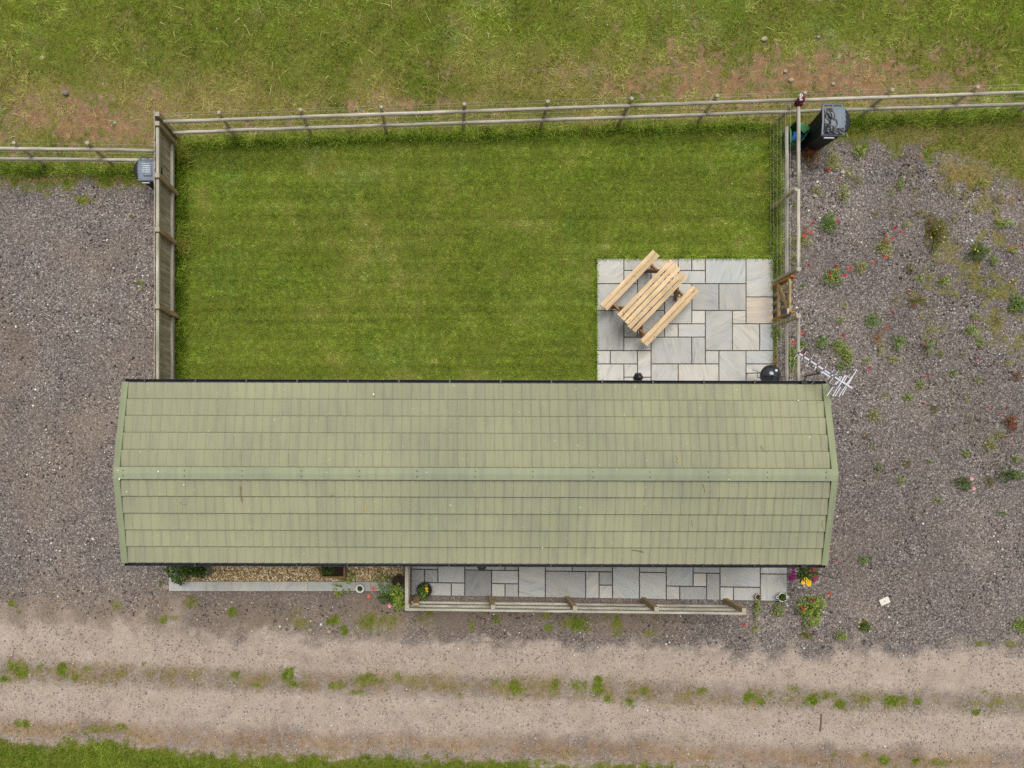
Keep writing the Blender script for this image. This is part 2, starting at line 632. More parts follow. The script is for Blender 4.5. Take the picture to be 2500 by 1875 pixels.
M['postend'] = mat_mottle('post_end_grain', S(150, 144, 126), S(180, 174, 156), 30.0, .85)
M['board'] = mat_wood('weathered_board', S(206, 194, 172), S(172, 160, 138), S(126, 116, 96), axis=2)
M['darkpost'] = mat_wood('dark_post_wood', S(204, 180, 142), S(178, 154, 118), S(142, 120, 90), axis=2)
M['pine'] = mat_wood('new_pine', S(232, 209, 174), S(218, 189, 149), S(184, 152, 112), axis=0, knots=.8)
M['pine_dark'] = mat_wood('table_leg_wood', S(184, 142, 104), S(158, 120, 86), S(126, 94, 66), axis=2)
M['gatewood'] = mat_wood('gate_wood', S(200, 180, 138), S(178, 156, 114), S(142, 120, 84), axis=2)
M['gateorange'] = mat_wood('gate_stile_wood', S(196, 148, 74), S(174, 124, 56), S(140, 96, 42), axis=2)
M['planter'] = mat_wood('planter_wood', S(168, 140, 100), S(140, 114, 78), S(108, 86, 58), axis=0)
M['planter_grey'] = mat_wood('planter_grey_wood', S(186, 178, 166), S(160, 152, 140), S(128, 120, 108), axis=0)
M['wire'] = mat_mottle('galvanised_wire', S(176, 182, 172), S(200, 205, 195), 5.0, .6)
M['binblack'] = mat_mottle('bin_black_plastic', S(20, 20, 22), S(34, 34, 37), 5.0, .5, 0, .3)
M['bingrey'] = mat_mottle('bin_lid_grey', S(96, 108, 120), S(116, 128, 140), 5.0, .45, 0, .4)
M['binbag'] = mat_mottle('bin_bag_film', S(22, 23, 27), S(36, 38, 43), 8.0, .36, 0, .5)
M['print'] = mat_mottle('white_print', S(205, 212, 220), S(225, 230, 235), 4.0, .6)
M['mat'] = mat_mottle('black_rubber', S(38, 38, 42), S(56, 56, 60), 30.0, .8, .4)
M['tarp_green'] = mat_mottle('woven_green_plastic', S(48, 110, 66), S(84, 146, 98), 14.0, .4, 0, .4)
M['blue'] = mat_mottle('blue_plastic', S(34, 82, 142), S(52, 104, 164), 6.0, .4, 0, .4)
M['enamel'] = mat_mottle('black_enamel', S(34, 37, 42), S(44, 48, 54), 3.0, .14, 0, .6)
M['enamel_ring'] = mat_mottle('black_enamel_ring', S(28, 29, 32), S(42, 43, 46), 3.0, .4, 0, .5)
M['alu'] = mat_mottle('aluminium', S(170, 172, 180), S(204, 206, 214), 6.0, .4, 0, .5, metal=.2)
M['darkmetal'] = mat_mottle('dark_metal', S(58, 60, 62), S(92, 94, 96), 8.0, .5, 0, .4)
M['lantern'] = mat_mottle('lantern_black', S(26, 27, 30), S(44, 45, 49), 6.0, .4, 0, .4)
M['lantern_glass'] = mat_mottle('lantern_glass', S(150, 150, 145), S(170, 170, 165), 2.0, .1, 0, .6)
M['white'] = mat_mottle('white_glaze', S(205, 205, 202), S(232, 232, 228), 9.0, .35, 0, .5)
M['pink'] = mat_mottle('pink_glaze', S(190, 165, 165), S(214, 190, 188), 9.0, .4, 0, .5)
M['blackpot'] = mat_mottle('pot_black', S(40, 42, 48), S(70, 74, 82), 9.0, .5, 0, .4)
M['compost'] = mat_mottle('compost', S(34, 26, 20), S(66, 52, 40), 22.0, .95, .6)
M['stone'] = mat_mottle('field_stone', S(150, 144, 134), S(205, 196, 182), 14.0, .9, .4, usecol=True)
M['plate'] = mat_mottle('pale_plastic_plate', S(206, 203, 192), S(224, 221, 210), 6.0, .6)
M['twig'] = mat_mottle('dry_twig', S(120, 104, 74), S(176, 160, 124), 30.0, .9)
M['leaf'] = mat_mottle('fallen_leaf', S(196, 160, 60), S(220, 190, 90), 20.0, .8)
M['rod'] = mat_mottle('weathered_stick', S(112, 86, 70), S(142, 116, 98), 20.0, .9)
M['maroon'] = mat_mottle('maroon_knit', S(84, 26, 34), S(128, 52, 60), 40.0, .9, .5)
M['eye_white'] = mat_mottle('owl_eye_white', S(228, 220, 222), S(242, 236, 238), 9.0, .6)
M['eye_black'] = mat_mottle('owl_eye_black', S(24, 20, 24), S(38, 34, 38), 9.0, .4)
M['petal'] = mat_mottle('petal', (.82, .82, .82, 1), (1, 1, 1, 1), 40.0, .6, usecol=True)
M['petal_heart'] = mat_mottle('petal_heart', S(30, 20, 24), S(48, 34, 36), 40.0, .8)
M['stem'] = mat_mottle('stem', S(96, 112, 48), S(128, 140, 72), 40.0, .8)
M['foliage'] = mat_vcol('foliage', .6, .25, .15)
M['blades'] = mat_vcol('grass_blades', .7, .15, .12)
M['chips'] = mat_vcol('stone_chips', .9, .15)
M['joint'] = mat_mottle('patio_bedding', S(58, 50, 43), S(84, 74, 64), 20.0, .95, .4)
M['metal_screw'] = mat_mottle('roof_screw', S(70, 74, 66), S(92, 96, 86), 5.0, .5)

# ------------------------------------------------------------------ ground masks (in photo pixels at ground level)
PATCH = [  # x, y, rx, ry, strength, dryness : tufts of grass on the track and gravel
    (43, 1637, 28, 25, 1, .3), (11, 1659, 20, 10, 1, .1), (96, 1628, 10, 9, 1, .1), (152, 1636, 18, 25, 1, 0), (184, 1655, 12, 14, .9, .3),
    (213, 1632, 17, 11, .8, .5), (351, 1623, 8, 9, .8, .5), (394, 1655, 10, 8, .8, .8), (575, 1652, 13, 14, .9, .2), (629, 1670, 14, 11, 1, .1),
    (702, 1645, 18, 22, 1, 0), (716, 1670, 12, 11, 1, .1), (600, 1660, 60, 18, .45, .9), (500, 1640, 50, 14, .4, .9), (56, 1769, 24, 14, 1, .2), (235, 1782, 42, 13, .8, .4), (300, 1776, 20, 10, .8, .2),
    (822, 1674, 28, 12, .9, .4), (901, 1659, 35, 20, .9, .4), (970, 1652, 14, 12, .9, .2), (1002, 1663, 32, 18, .7, .8), (870, 1690, 20, 8, .8, .2),
    (1120, 1676, 60, 16, .5, .9), (1209, 1668, 12, 11, .9, .1), (1257, 1677, 22, 27, 1, .2), (1230, 1685, 14, 14, .8, .3), (1357, 1673, 15, 22, 1, .2), (1411, 1677, 26, 16, .9, .3),
    (1464, 1659, 14, 15, 1, .1), (1458, 1684, 19, 16, 1, .2), (1480, 1706, 17, 10, 1, .2), (1540, 1713, 16, 17, 1, 0), (1574, 1688, 17, 11, .9, .2), (1122, 1698, 8, 7, 1, .0), (1155, 1697, 8, 6, .9, .2),
    (1714, 1690, 15, 13, .9, .4), (1830, 1701, 17, 19, 1, 0), (1855, 1713, 14, 11, 1, .1), (1881, 1697, 12, 10, .8, .4), (1940, 1680, 17, 14, .8, .5),
    (1986, 1708, 18, 18, 1, 0), (2018, 1697, 31, 14, .9, .3), (2047, 1719, 20, 16, 1, .2), (2112, 1708, 21, 15, .9, .4), (2177, 1712, 27, 19, 1, .1),
    (2206, 1712, 18, 14, .9, .4), (2239, 1712, 12, 11, 1, .1), (2382, 1739, 12, 11, 1, .1), (2402, 1690, 10, 8, .8, .6), (2434, 1712, 22, 12, .8, .7), (1930, 1712, 60, 18, .45, .8), (2080, 1725, 60, 10, .4, .8),
    (2159, 1856, 16, 12, 1, .2), (2109, 1845, 16, 10, .8, .5), (2239, 1860, 22, 12, 1, .1), (2293, 1863, 32, 12, .9, .3), (2037, 1842, 8, 7, .9, .2),
    (465, 1467, 26, 20, .8, .4), (568, 1496, 13, 12, 1, .0), (398, 1511, 12, 11, 1, .2), (427, 1508, 11, 9, .8, .5), (375, 1512, 14, 8, .6, .6),
    (735, 1521, 29, 14, .8, .6), (813, 1515, 19, 13, 1, .1), (837, 1540, 11, 16, 1, .05), (908, 1518, 46, 30, .85, .35), (959, 1521, 24, 20, .9, .4), (727, 1490, 10, 8, .7, .4), (880, 1545, 22, 8, .6, .6),
    (1048, 1495, 13, 11, 1, .1), (1027, 1510, 9, 8, .9, .2), (1213, 1512, 14, 11, 1, .1), (1151, 1526, 7, 14, .9, .3), (1338, 1502, 15, 9, .9, .4), (1340, 1533, 10, 9, 1, .1),
    (1385, 1521, 30, 22, .9, .3), (1412, 1526, 28, 24, 1, .05), (1484, 1502, 14, 10, .7, .5), (1504, 1524, 15, 26, .9, .3), (1586, 1545, 23, 14, .75, .5), (1569, 1515, 7, 6, .9, .2), (1185, 1495, 8, 8, .8, .3), (1310, 1510, 7, 5, .9, .2),
    (205, 487, 28, 13, .95, .45), (116, 474, 11, 10, .8, .5), (340, 690, 9, 10, .9, .3), (345, 705, 5, 6, .8, .3), (27, 1474, 14, 12, .9, .3), (283, 1480, 12, 12, .9, .3), (120, 1482, 6, 6, .9, .3), (45, 1495, 7, 6, .8, .4), (392, 1425, 7, 10, .9, .1),
    (2394, 1570, 30, 9, .8, .4), (2470, 1572, 26, 10, .8, .5), (2246, 1565, 6, 6, .8, .2), (2300, 1575, 10, 6, .6, .4), (1875, 1470, 12, 10, .6, .4),
]


def rear_line(px):
    return np.where(px < 428, 414.0, np.interp(px, [428, 2409], [351, 283]))


def masks(px, py):
    n = fbm(px / 130, py / 130, 1)
    n2 = fbm(px / 42, py / 42, 5)
    n3 = fbm(px / 13, py / 13, 9, 3)
    yF = rear_line(px)
    yT = np.interp(px, [-400, 0, 400, 800, 1200, 1600, 2000, 2500, 3000], [1480, 1488, 1525, 1546, 1560, 1580, 1598, 1578, 1570])
    yV = np.interp(px, [-400, 0, 300, 400, 800, 1600, 1800, 2500, 3000], [1800, 1806, 1803, 1828, 1838, 1858, 1872, 1888, 1895]) + (n2 - .5) * 34
    region = np.full(px.shape, 2)
    region[px >= 1000] = 3
    region[py > yT] = 4
    region[py > yV] = 5
    lawn = (px > 428) & (px < 1896) & (py >= yF) & (py < 1040)
    field = py < yF
    region[lawn] = 1
    region[field] = 0
    zero = np.zeros(px.shape)
    g = zero.copy(); soil = zero.copy(); dry = zero.copy(); dark = zero.copy(); brown = zero.copy()
    # compacted track and its rougher middle
    trk = sstep(-85 - 60 * (px < 480), 60, py - yT + (n - .5) * 90 + (n2 - .5) * 90 + (n3 - .5) * 60)
    mid = np.interp(px, [0, 600, 1000, 1500, 2000, 2500], [1638, 1662, 1672, 1686, 1708, 1718])
    strip = np.exp(-((py - mid) / 34.0) ** 2)
    fringe = np.exp(-((py - (yV - 26)) / 26.0) ** 2)
    rut = np.exp(-((py - (mid - 72)) / 44.0) ** 2) + np.exp(-((py - (mid + 66)) / 38.0) ** 2)
    trk = trk * np.clip(.62 + .5 * rut + (n2 - .5) * .5, 0, 1) * (1 - .42 * strip * sstep(.35, .65, n2 + .1)) * (1 - .35 * fringe * sstep(.4, .6, n))
    soil = np.maximum(soil, .6 * fringe * sstep(.3, .55, n2 * .6 + n3 * .4) + .4 * strip * sstep(.4, .65, n2) * (px < 1900))
    # loose gravel tones
    brown = .25 * sstep(.45, .7, n) * (region == 2) + .75 * np.exp(-((py - 1505) / 60.0) ** 2) * (1 - sstep(1550, 1800, px)) + .5 * strip + .4 * fringe + .25 * np.exp(-(((px - 2090) / 60) ** 2 + ((py - 1450) / 180) ** 2)) + .5 * np.exp(-(((px - 120) / 120) ** 2 + ((py - 860) / 200) ** 2)) * sstep(.4, .6, n)
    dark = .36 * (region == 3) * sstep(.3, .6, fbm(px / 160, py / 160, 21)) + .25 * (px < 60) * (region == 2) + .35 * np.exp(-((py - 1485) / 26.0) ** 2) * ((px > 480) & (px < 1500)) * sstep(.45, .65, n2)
    # field
    sL = np.exp(-(((px - 215) / 270) ** 2 + ((py - 290) / 90) ** 2))
    sR = np.exp(-(((px - 1930) / 500) ** 2 + ((py - 190) / 85) ** 2))
    sM = .55 * np.exp(-(((px - 1010) / 260) ** 2 + ((py - 250) / 35) ** 2))
    sf = np.maximum(np.maximum(sL, sR), sM)
    soil_f = .9 * sstep(.36, .74, sf * .84 + (n2 - .5) * 1.0 + (n3 - .5) * 1.5)
    dry_f = np.clip(.26 + .55 * sstep(40, 260, py) * sstep(.25, .6, n) + .35 * sf + (n2 - .5) * .8, 0, 1) * (1 - .7 * sstep(2300, 2480, px) * sstep(.3, .6, n))
    g = np.where(field, 1 - soil_f * .85, g)
    soil = np.where(field, soil_f, soil)
    dry = np.where(field, dry_f, dry)
    # lawn
    cl = np.exp(-(((px - 1000) / 260) ** 2 + ((py - 620) / 190) ** 2))
    dl = np.clip(.34 * cl * sstep(.3, .7, n2 * .5 + n * .5) + .30 * sstep(.55, .76, n2) * sstep(.4, .65, n) + .2, 0, .6)
    g = np.where(lawn, 1.0, g)
    dry = np.where(lawn, dl, dry)
    soil = np.where(lawn, 0, soil)
    # verge
    g = np.where(region >= 4, np.maximum(g, sstep(-8, 26, py - yV + (n3 - .5) * 40)), g)
    dry = np.where(region == 5, np.clip(.25 * n2 + .4 * sstep(30, 0, py - yV), 0, 1), dry)
    # ragged grass feet of the gravel areas
    gl = sstep(28, -22, py - 446 + (n2 - .5) * 75) * (px < 428) * (py >= 400)
    ye = np.interp(px, [1890, 1990, 2150, 2300, 2420, 2500, 2700], [296, 332, 352, 372, 410, 440, 480])
    gr = .92 * sstep(45, -30, py - ye + (n2 - .5) * 110 + (n3 - .5) * 50) * (px >= 1896) * (py >= 250)
    gd = .9 * np.exp(-(((px - 2350) / 130) ** 2 + ((py - 440) / 85) ** 2)) * sstep(.42, .62, n2)
    ge = np.maximum(np.maximum(gl, gr), np.where(region == 3, gd, 0))
    upd = ~(field | lawn)
    dry = np.where(upd & (ge > g), np.clip(.5 + .45 * (gd > gr) + (n2 - .5) * 1.4, 0, 1), dry)
    g = np.where(upd, np.maximum(g, ge), g)
    # thin weedy cover: track middle, foot of the front fence, mossy yard
    thin = .62 * strip * sstep(.38, .64, n2 * .55 + n3 * .45) * sstep(.25, .5, n + .12) + .5 * np.exp(-((py - 1512) / 24.0) ** 2) * ((px > 640) & (px < 1640)) * sstep(.45, .66, n2 * .6 + n3 * .4)
    thin = thin + .45 * np.exp(-((py - (yV - 20)) / 24.0) ** 2) * sstep(.46, .66, n2 * .6 + n3 * .4)
    moss = .75 * (region == 3) * sstep(2060, 2400, px + (n - .5) * 300) * sstep(1250, 700, py) * sstep(.47, .66, n2 * .6 + n3 * .4)
    thin = np.where(upd, thin + moss, 0)
    dry = np.where(upd & (thin > g), np.clip(.62 + (n3 - .5), 0, 1), dry)
    g = np.where(upd, np.maximum(g, thin), g)
    # red-brown litter along the far right edge
    edge = np.exp(-(((px - 2540) / 65) ** 2 + ((py - 440) / 110) ** 2)) * sstep(.35, .55, n2)
    soil = np.where(region == 3, np.maximum(soil, .6 * edge), soil)
    dark = np.where(region == 3, np.maximum(dark, edge), dark)
    for (x, y, rx, ry, st, dr) in PATCH:
        sel = (np.abs(px - x) < rx * 2) & (np.abs(py - y) < ry * 2) & upd
        if not sel.any(): continue
        dd = np.sqrt(((px[sel] - x) / rx) ** 2 + ((py[sel] - y) / ry) ** 2)
        w = .95 * st * sstep(1.5, .2, dd + (n3[sel] - .5) * 1.5)
        gg = g[sel]
        dry_s = dry[sel]
        dry_s[w > gg] = np.clip(dr + (n3[sel][w > gg] - .5) * .5, 0, 1)
        dry[sel] = dry_s
        g[sel] = np.maximum(gg, w)
    return dict(region=region, grass=g, soil=np.clip(soil, 0, 1), track=np.clip(trk, 0, 1), dry=np.clip(dry, 0, 1), dark=np.clip(dark, 0, 1), brown=np.clip(brown, 0, 1), n=n, n2=n2, n3=n3)


def relief(px, py, region):
    z = (fbm(px / 60, py / 60, 40, 3) - .5) * .03
    z = np.where(region == 0, z * 2.0, z)
    z = np.where(region == 1, z * .4, z)
    return z - .012


X0, X1, Y0, Y1, STEP = -14.5, 17.5, -11.0, 14.5, .065
xs = np.arange(X0, X1, STEP); ys = np.arange(Y0, Y1, STEP)
gx, gy = np.meshgrid(xs, ys)
gpx, gpy = NX + gx * SC, NY - gy * SC
mk = masks(gpx.ravel(), gpy.ravel())
gz = relief(gpx.ravel(), gpy.ravel(), mk['region'])
nxg, nyg = len(xs), len(ys)
co_all = np.stack([gx.ravel(), gy.ravel(), gz], 1).astype(np.float32)
idx = np.arange(nxg * nyg).reshape(nyg, nxg)
quads = np.stack([idx[:-1, :-1], idx[:-1, 1:], idx[1:, 1:], idx[1:, :-1]], -1).reshape(-1, 4)
qreg = mk['region'].reshape(nyg, nxg)[:-1, :-1].ravel()
# slabs and beds are laid on top: no change below them, the sheet simply passes under
ca = np.stack([mk['grass'], mk['soil'], mk['track'], np.ones_like(gz)], 1).astype(np.float32)
cb = np.stack([mk['dry'], mk['dark'], mk['brown'], np.ones_like(gz)], 1).astype(np.float32)


def raw_mesh(name, co, faces, k, attrs=()):
    me = bpy.data.meshes.new(name)
    me.vertices.add(len(co))
    me.vertices.foreach_set('co', np.ascontiguousarray(co, np.float32).ravel())
    nf = len(faces)
    me.loops.add(nf * k)
    me.loops.foreach_set('vertex_index', np.ascontiguousarray(faces, np.int32).ravel())
    me.polygons.add(nf)
    me.polygons.foreach_set('loop_start', np.arange(0, nf * k, k, dtype=np.int32))
    for an, data in attrs:
        a = me.attributes.new(an, 'FLOAT_COLOR', 'POINT')
        a.data.foreach_set('color', np.ascontiguousarray(data, np.float32).ravel())
    me.update(calc_edges=True)
    return me


def ground_piece(name, rid):
    q = quads[qreg == rid]
    used, inv = np.unique(q.ravel(), return_inverse=True)
    me = raw_mesh(name, co_all[used], inv.reshape(-1, 4), 4, (('mask_a', ca[used]), ('mask_b', cb[used])))
    o = add(name, me, M['ground'])
    o['kind'] = 'structure'
    return o


ground_piece('field', 0)
ground_piece('lawn', 1)
ground_piece('gravel_drive', 2)
ground_piece('gravel_yard', 3)
ground_piece('track', 4)
ground_piece('grass_verge', 5)
# land beyond the picture
m, nt, b = newmat('far_meadow')
nz_ = N(nt, 'ShaderNodeTexNoise', i_Scale=.6, i_Detail=8.0)
ge_ = N(nt, 'ShaderNodeNewGeometry')
nt.links.new(ge_.outputs['Position'], nz_.inputs['Vector'])
rr_ = ramp(nt, [(.3, S(84, 96, 38)), (.7, S(122, 126, 62))])
nt.links.new(nz_.outputs['Fac'], rr_.inputs[0])
nt.links.new(rr_.outputs[0], b.inputs['Base Color'])
b.inputs['Roughness'].default_value = .95
tg = MB().quad([(-600, -600, -.12), (600, -600, -.12), (600, 600, -.12), (-600, 600, -.12)]).build('ground', m)
tg['kind'] = 'structure'


# ------------------------------------------------------------------ scatter: blades, chips, leaves
def blades(name, x, y, z, length, width, lean, az, col, parent=None, seg2=True):
    """grass blades: bent strips with a tip. lean = horizontal reach / length"""
    n = len(x)
    dx, dy = np.cos(az), np.sin(az)
    sx, sy = -dy * width / 2, dx * width / 2
    hz = length * np.sqrt(np.maximum(1 - lean ** 2, .02))
    hr = length * lean
    bx = np.stack([x, y, z], 1)
    s = np.stack([sx, sy, np.zeros(n)], 1)
    mid = np.stack([x + dx * hr * .38, y + dy * hr * .38, z + hz * .7], 1)
    tip = np.stack([x + dx * hr, y + dy * hr, z + hz], 1)
    c4 = np.concatenate([col, np.ones((n, 1))], 1)
    if seg2:
        co = np.stack([bx - s, bx + s, mid - s * .8, mid + s * .8, tip], 1).reshape(-1, 3)
        base = np.arange(n) * 5
        f = np.concatenate([np.stack([base, base + 1, base + 3], 1), np.stack([base, base + 3, base + 2], 1), np.stack([base + 2, base + 3, base + 4], 1)])
        cc = np.repeat(c4, 5, 0)
    else:
        co = np.stack([bx - s, bx + s, tip], 1).reshape(-1, 3)
        base = np.arange(n) * 3
        f = np.stack([base, base + 1, base + 2], 1)
        cc = np.repeat(c4, 3, 0)
    me = raw_mesh(name, co, f, 3, (('Col', cc),))
    return add(name, me, M['blades'], parent)


def pal(t, stops):
    """palette lookup; stops = [(pos, sRGB)]"""
    ps = [s[0] for s in stops]
    cs = np.array([lin(s[1]) / GAIN for s in stops])
    return np.stack([np.interp(t, ps, cs[:, k]) for k in range(3)], 1)


def sample(n, x0, x1, y0, y1):
    return RNG.uniform(x0, x1, n), RNG.uniform(y0, y1, n)


GREEN = [(0, (50, 80, 8)), (.3, (95, 133, 22)), (.6, (139, 171, 46)), (.82, (176, 199, 80)), (1, (220, 228, 130))]
STRAW = [(0, (112, 104, 40)), (.4, (160, 150, 74)), (.75, (202, 188, 116)), (1, (238, 226, 166))]


def grasscol(t, dry, k=1.0, bluish=None):
    a = pal(np.clip(t, 0, 1), GREEN)
    b_ = pal(np.clip(t, 0, 1), STRAW)
    c = a * (1 - dry[:, None]) + b_ * dry[:, None]
    if bluish is not None:
        c = c * (1 + bluish[:, None] * np.array([-.25, -.05, .9])[None])
    return np.clip(c * k * 1.3, 0, .9)


PATIO_PX = (1457, 630, 1888, 990)
# field: long tussocky grass
x, y = sample(300000, -12.0, 14.6, 6.3, 11.6)
px, py = NX + x * SC, NY - y * SC
mm = masks(px, py)
keep = (mm['region'] == 0) & (RNG.random(len(x)) < mm['grass'] ** 1.5 * (.55 + .9 * sstep(.35, .65, mm['n2'])))
x, y, px, py = x[keep], y[keep], px[keep], py[keep]
mm = {k: v[keep] for k, v in mm.items()}
n = len(x)
clump = fbm(px / 22, py / 22, 77, 3)
az = fbm(px / 35, py / 35, 55, 2) * 14 + RNG.normal(0, .8, n)
t = .36 + (clump - .5) * .75 + (mm['n'] - .5) * .7 + (fbm(px / 8, py / 8, 71, 2) - .5) * .35 + RNG.normal(0, .17, n)
dryv = np.clip(mm['dry'] * .85 + RNG.normal(0, .22, n), 0, 1)
blu = np.clip((fbm(px / 90, py / 90, 91) - .56) * 5, 0, 1) * .6
o = blades('field_grass', x, y, np.full(n, -.02), RNG.uniform(.04, .12, n) * (.6 + .8 * clump), RNG.uniform(.005, .009, n), RNG.uniform(.35, .95, n), az, grasscol(t, dryv, 1.0, blu))
tag(o, 'rough meadow grass of the field behind the rear fence', 'grass', kind='stuff')

n = 650
x, y = sample(n, -11.5, 14.0, 7.0, 11.4)
px, py = NX + x * SC, NY - y * SC
k_ = (py < rear_line(px) - 8) & (RNG.random(n) < .35 + .65 * sstep(.4, .7, fbm(px / 120, py / 120, 61)))
x, y = x[k_], y[k_]
n = len(x)
o = blades('field_straw', x, y, np.full(n, .05), RNG.uniform(.12, .34, n), RNG.uniform(.007, .011, n), RNG.uniform(.9, .99, n), RNG.uniform(0, 6.28, n), pal(RNG.random(n), [(0, (150, 160, 74)), (.6, (196, 192, 112)), (1, (226, 214, 150))]))
tag(o, 'pale bent straws lying over the meadow grass', 'grass', kind='stuff')

# lawn: short mown grass, laid over in mower bands
x, y = sample(420000, -6.25, 7.36, .9, 7.6)
px, py = NX + x * SC, NY - y * SC
inpat = (px > PATIO_PX[0] + 1) & (px < PATIO_PX[2] + 3) & (py > PATIO_PX[1] + 1)
keep = (px > 430) & (px < 1896) & (py > rear_line(px)) & (py < 985) & ~inpat
x, y, px, py = x[keep], y[keep], px[keep], py[keep]
mm = masks(px, py)
n = len(x)
clump = fbm(px / 9, py / 9, 78, 3)
band = np.sin(py / 31.0 + .6 * fbm(px / 300, py / 80, 6) * 6)
az = np.where(band > 0, 0.2, math.pi - .2) + RNG.normal(0, 1.0, n)
edge_g = sstep(60, 0, px - 432) + sstep(45, 0, py - rear_line(px)) + .5 * sstep(60, 0, 1896 - px)
t = .35 + (clump - .5) * .7 + (mm['n'] - .5) * .35 + (mm['n2'] - .5) * .22 + band * .02 + (fbm(px / 800, py / 14, 44, 3) - .5) * .5 + RNG.normal(0, .14, n) - .06 * edge_g
dryv = np.clip(mm['dry'] * .85 + RNG.normal(-.05, .18, n), 0, 1) * (1 - .6 * np.clip(edge_g, 0, 1))
blu = np.clip((fbm(px / 70, py / 110, 92) - .55) * 5, 0, 1) * .5
o = blades('lawn_grass', x, y, np.full(n, -.015), RNG.uniform(.025, .055, n) * (.8 + .5 * clump), RNG.uniform(.007, .012, n), RNG.uniform(.4, .9, n), az, grasscol(t, dryv, .98, blu), seg2=False)
tag(o, 'short mown green grass of the fenced garden lawn', 'grass', kind='stuff')

# verge at the bottom of the picture
x, y = sample(120000, -11.8, 14.4, -8.8, -6.0)
px, py = NX + x * SC, NY - y * SC
mm = masks(px, py)
keep = (mm['region'] == 5) & (RNG.random(len(x)) < mm['grass'])
x, y, px, py = x[keep], y[keep], px[keep], py[keep]
mm = {k: v[keep] for k, v in mm.items()}
n = len(x)
clump = fbm(px / 14, py / 14, 79, 3)
t = .36 + (clump - .5) * .8 + (mm['n'] - .5) * .6 + RNG.normal(0, .15, n)
o = blades('verge_grass', x, y, np.full(n, -.02), RNG.uniform(.04, .10, n), RNG.uniform(.007, .012, n), RNG.uniform(.3, .9, n), RNG.uniform(0, 6.28, n), grasscol(t, np.clip(mm['dry'] + RNG.normal(-.1, .15, n), 0, 1), .74))
tag(o, 'green grass verge along the bottom edge below the track', 'grass', kind='stuff')

# tufts growing through gravel and track (patches and ragged edges)
x, y = sample(900000, -11.0, 13.6, -8.0, 8.0)
px, py = NX + x * SC, NY - y * SC
pre = (py > 380) & ~((px > 432) & (px < 1890) & (py < 1450))
pre |= (px > 1896) & (py > 270)
x, y, px, py = x[pre], y[pre], px[pre], py[pre]
mm = masks(px, py)
keep = (mm['region'] >= 2) & (mm['region'] <= 4) & (RNG.random(len(x)) < np.clip(mm['grass'] - .05, 0, 1) ** 1.1 * .95)
x, y, px, py = x[keep], y[keep], px[keep], py[keep]
mm = {k: v[keep] for k, v in mm.items()}
n = len(x)
clump = fbm(px / 8, py / 8, 80, 3)
t = .34 + (clump - .5) * .9 + RNG.normal(0, .15, n)
o = blades('grass_tufts', x, y, np.full(n, -.015), RNG.uniform(.02, .075, n), RNG.uniform(.006, .012, n), RNG.uniform(.3, .95, n), RNG.uniform(0, 6.28, n), grasscol(t, np.clip(mm['dry'] + RNG.normal(.02, .15, n), 0, 1), .84))
tag(o, 'patches of low grass growing through the track and gravel', 'grass', kind='stuff')


def long_grass(name, pts, n, lmin, lmax, label, spread=.12, out=None, dry=.15, seeds=0):
    """tall unmown grass along a line of world points"""
    pts = np.array(pts)
    k = RNG.integers(0, len(pts) - 1, n)
    tt = RNG.random(n)
    p = pts[k] * (1 - tt[:, None]) + pts[k + 1] * tt[:, None]
    xx = p[:, 0] + RNG.normal(0, spread, n)
    yy = p[:, 1] + RNG.normal(0, spread, n)
    az_ = RNG.uniform(0, 6.28, n) if out is None else out + RNG.normal(0, .7, n)
    tcol = .38 + (fbm(xx * 6, yy * 6, 33, 2) - .5) * .8 + RNG.normal(0, .15, n)
    o_ = blades(name, xx, yy, np.full(n, -.02), RNG.uniform(lmin, lmax, n), RNG.uniform(.006, .011, n), RNG.uniform(.25, .9, n), az_, grasscol(tcol, np.clip(RNG.normal(dry, .2, n), 0, 1)))
    return tag(o_, label, 'grass', kind='stuff')


def chips(name, x, y, z, size, col, flat=.4):
    """low stones: jittered octahedra"""
    n = len(x)
    dirs = np.array([(1, 0, 0), (0, 1, 0), (-1, 0, 0), (0, -1, 0), (0, 0, 1), (0, 0, -1)], float)
    ang = RNG.uniform(0, 6.28, n)
    ca_, sa_ = np.cos(ang), np.sin(ang)
    v = dirs[None] * RNG.uniform(.6, 1.25, (n, 6, 1)) * size[:, None, None]
    v[:, :, 2] *= flat
    v += RNG.normal(0, .12, v.shape) * size[:, None, None]
    vx = v[:, :, 0] * ca_[:, None] - v[:, :, 1] * sa_[:, None]
    vy = v[:, :, 0] * sa_[:, None] + v[:, :, 1] * ca_[:, None]
    co = np.stack([vx + x[:, None], vy + y[:, None], v[:, :, 2] + z[:, None]], -1).reshape(-1, 3)
    f0 = np.array([(0, 1, 4), (1, 2, 4), (2, 3, 4), (3, 0, 4), (1, 0, 5), (2, 1, 5), (3, 2, 5), (0, 3, 5)])
    f = (np.arange(n)[:, None, None] * 6 + f0[None]).reshape(-1, 3)
    cc = np.repeat(np.concatenate([col, np.ones((n, 1))], 1), 6, 0)
    return add(name, raw_mesh(name, co, f, 3, (('Col', cc),)), M['chips'])


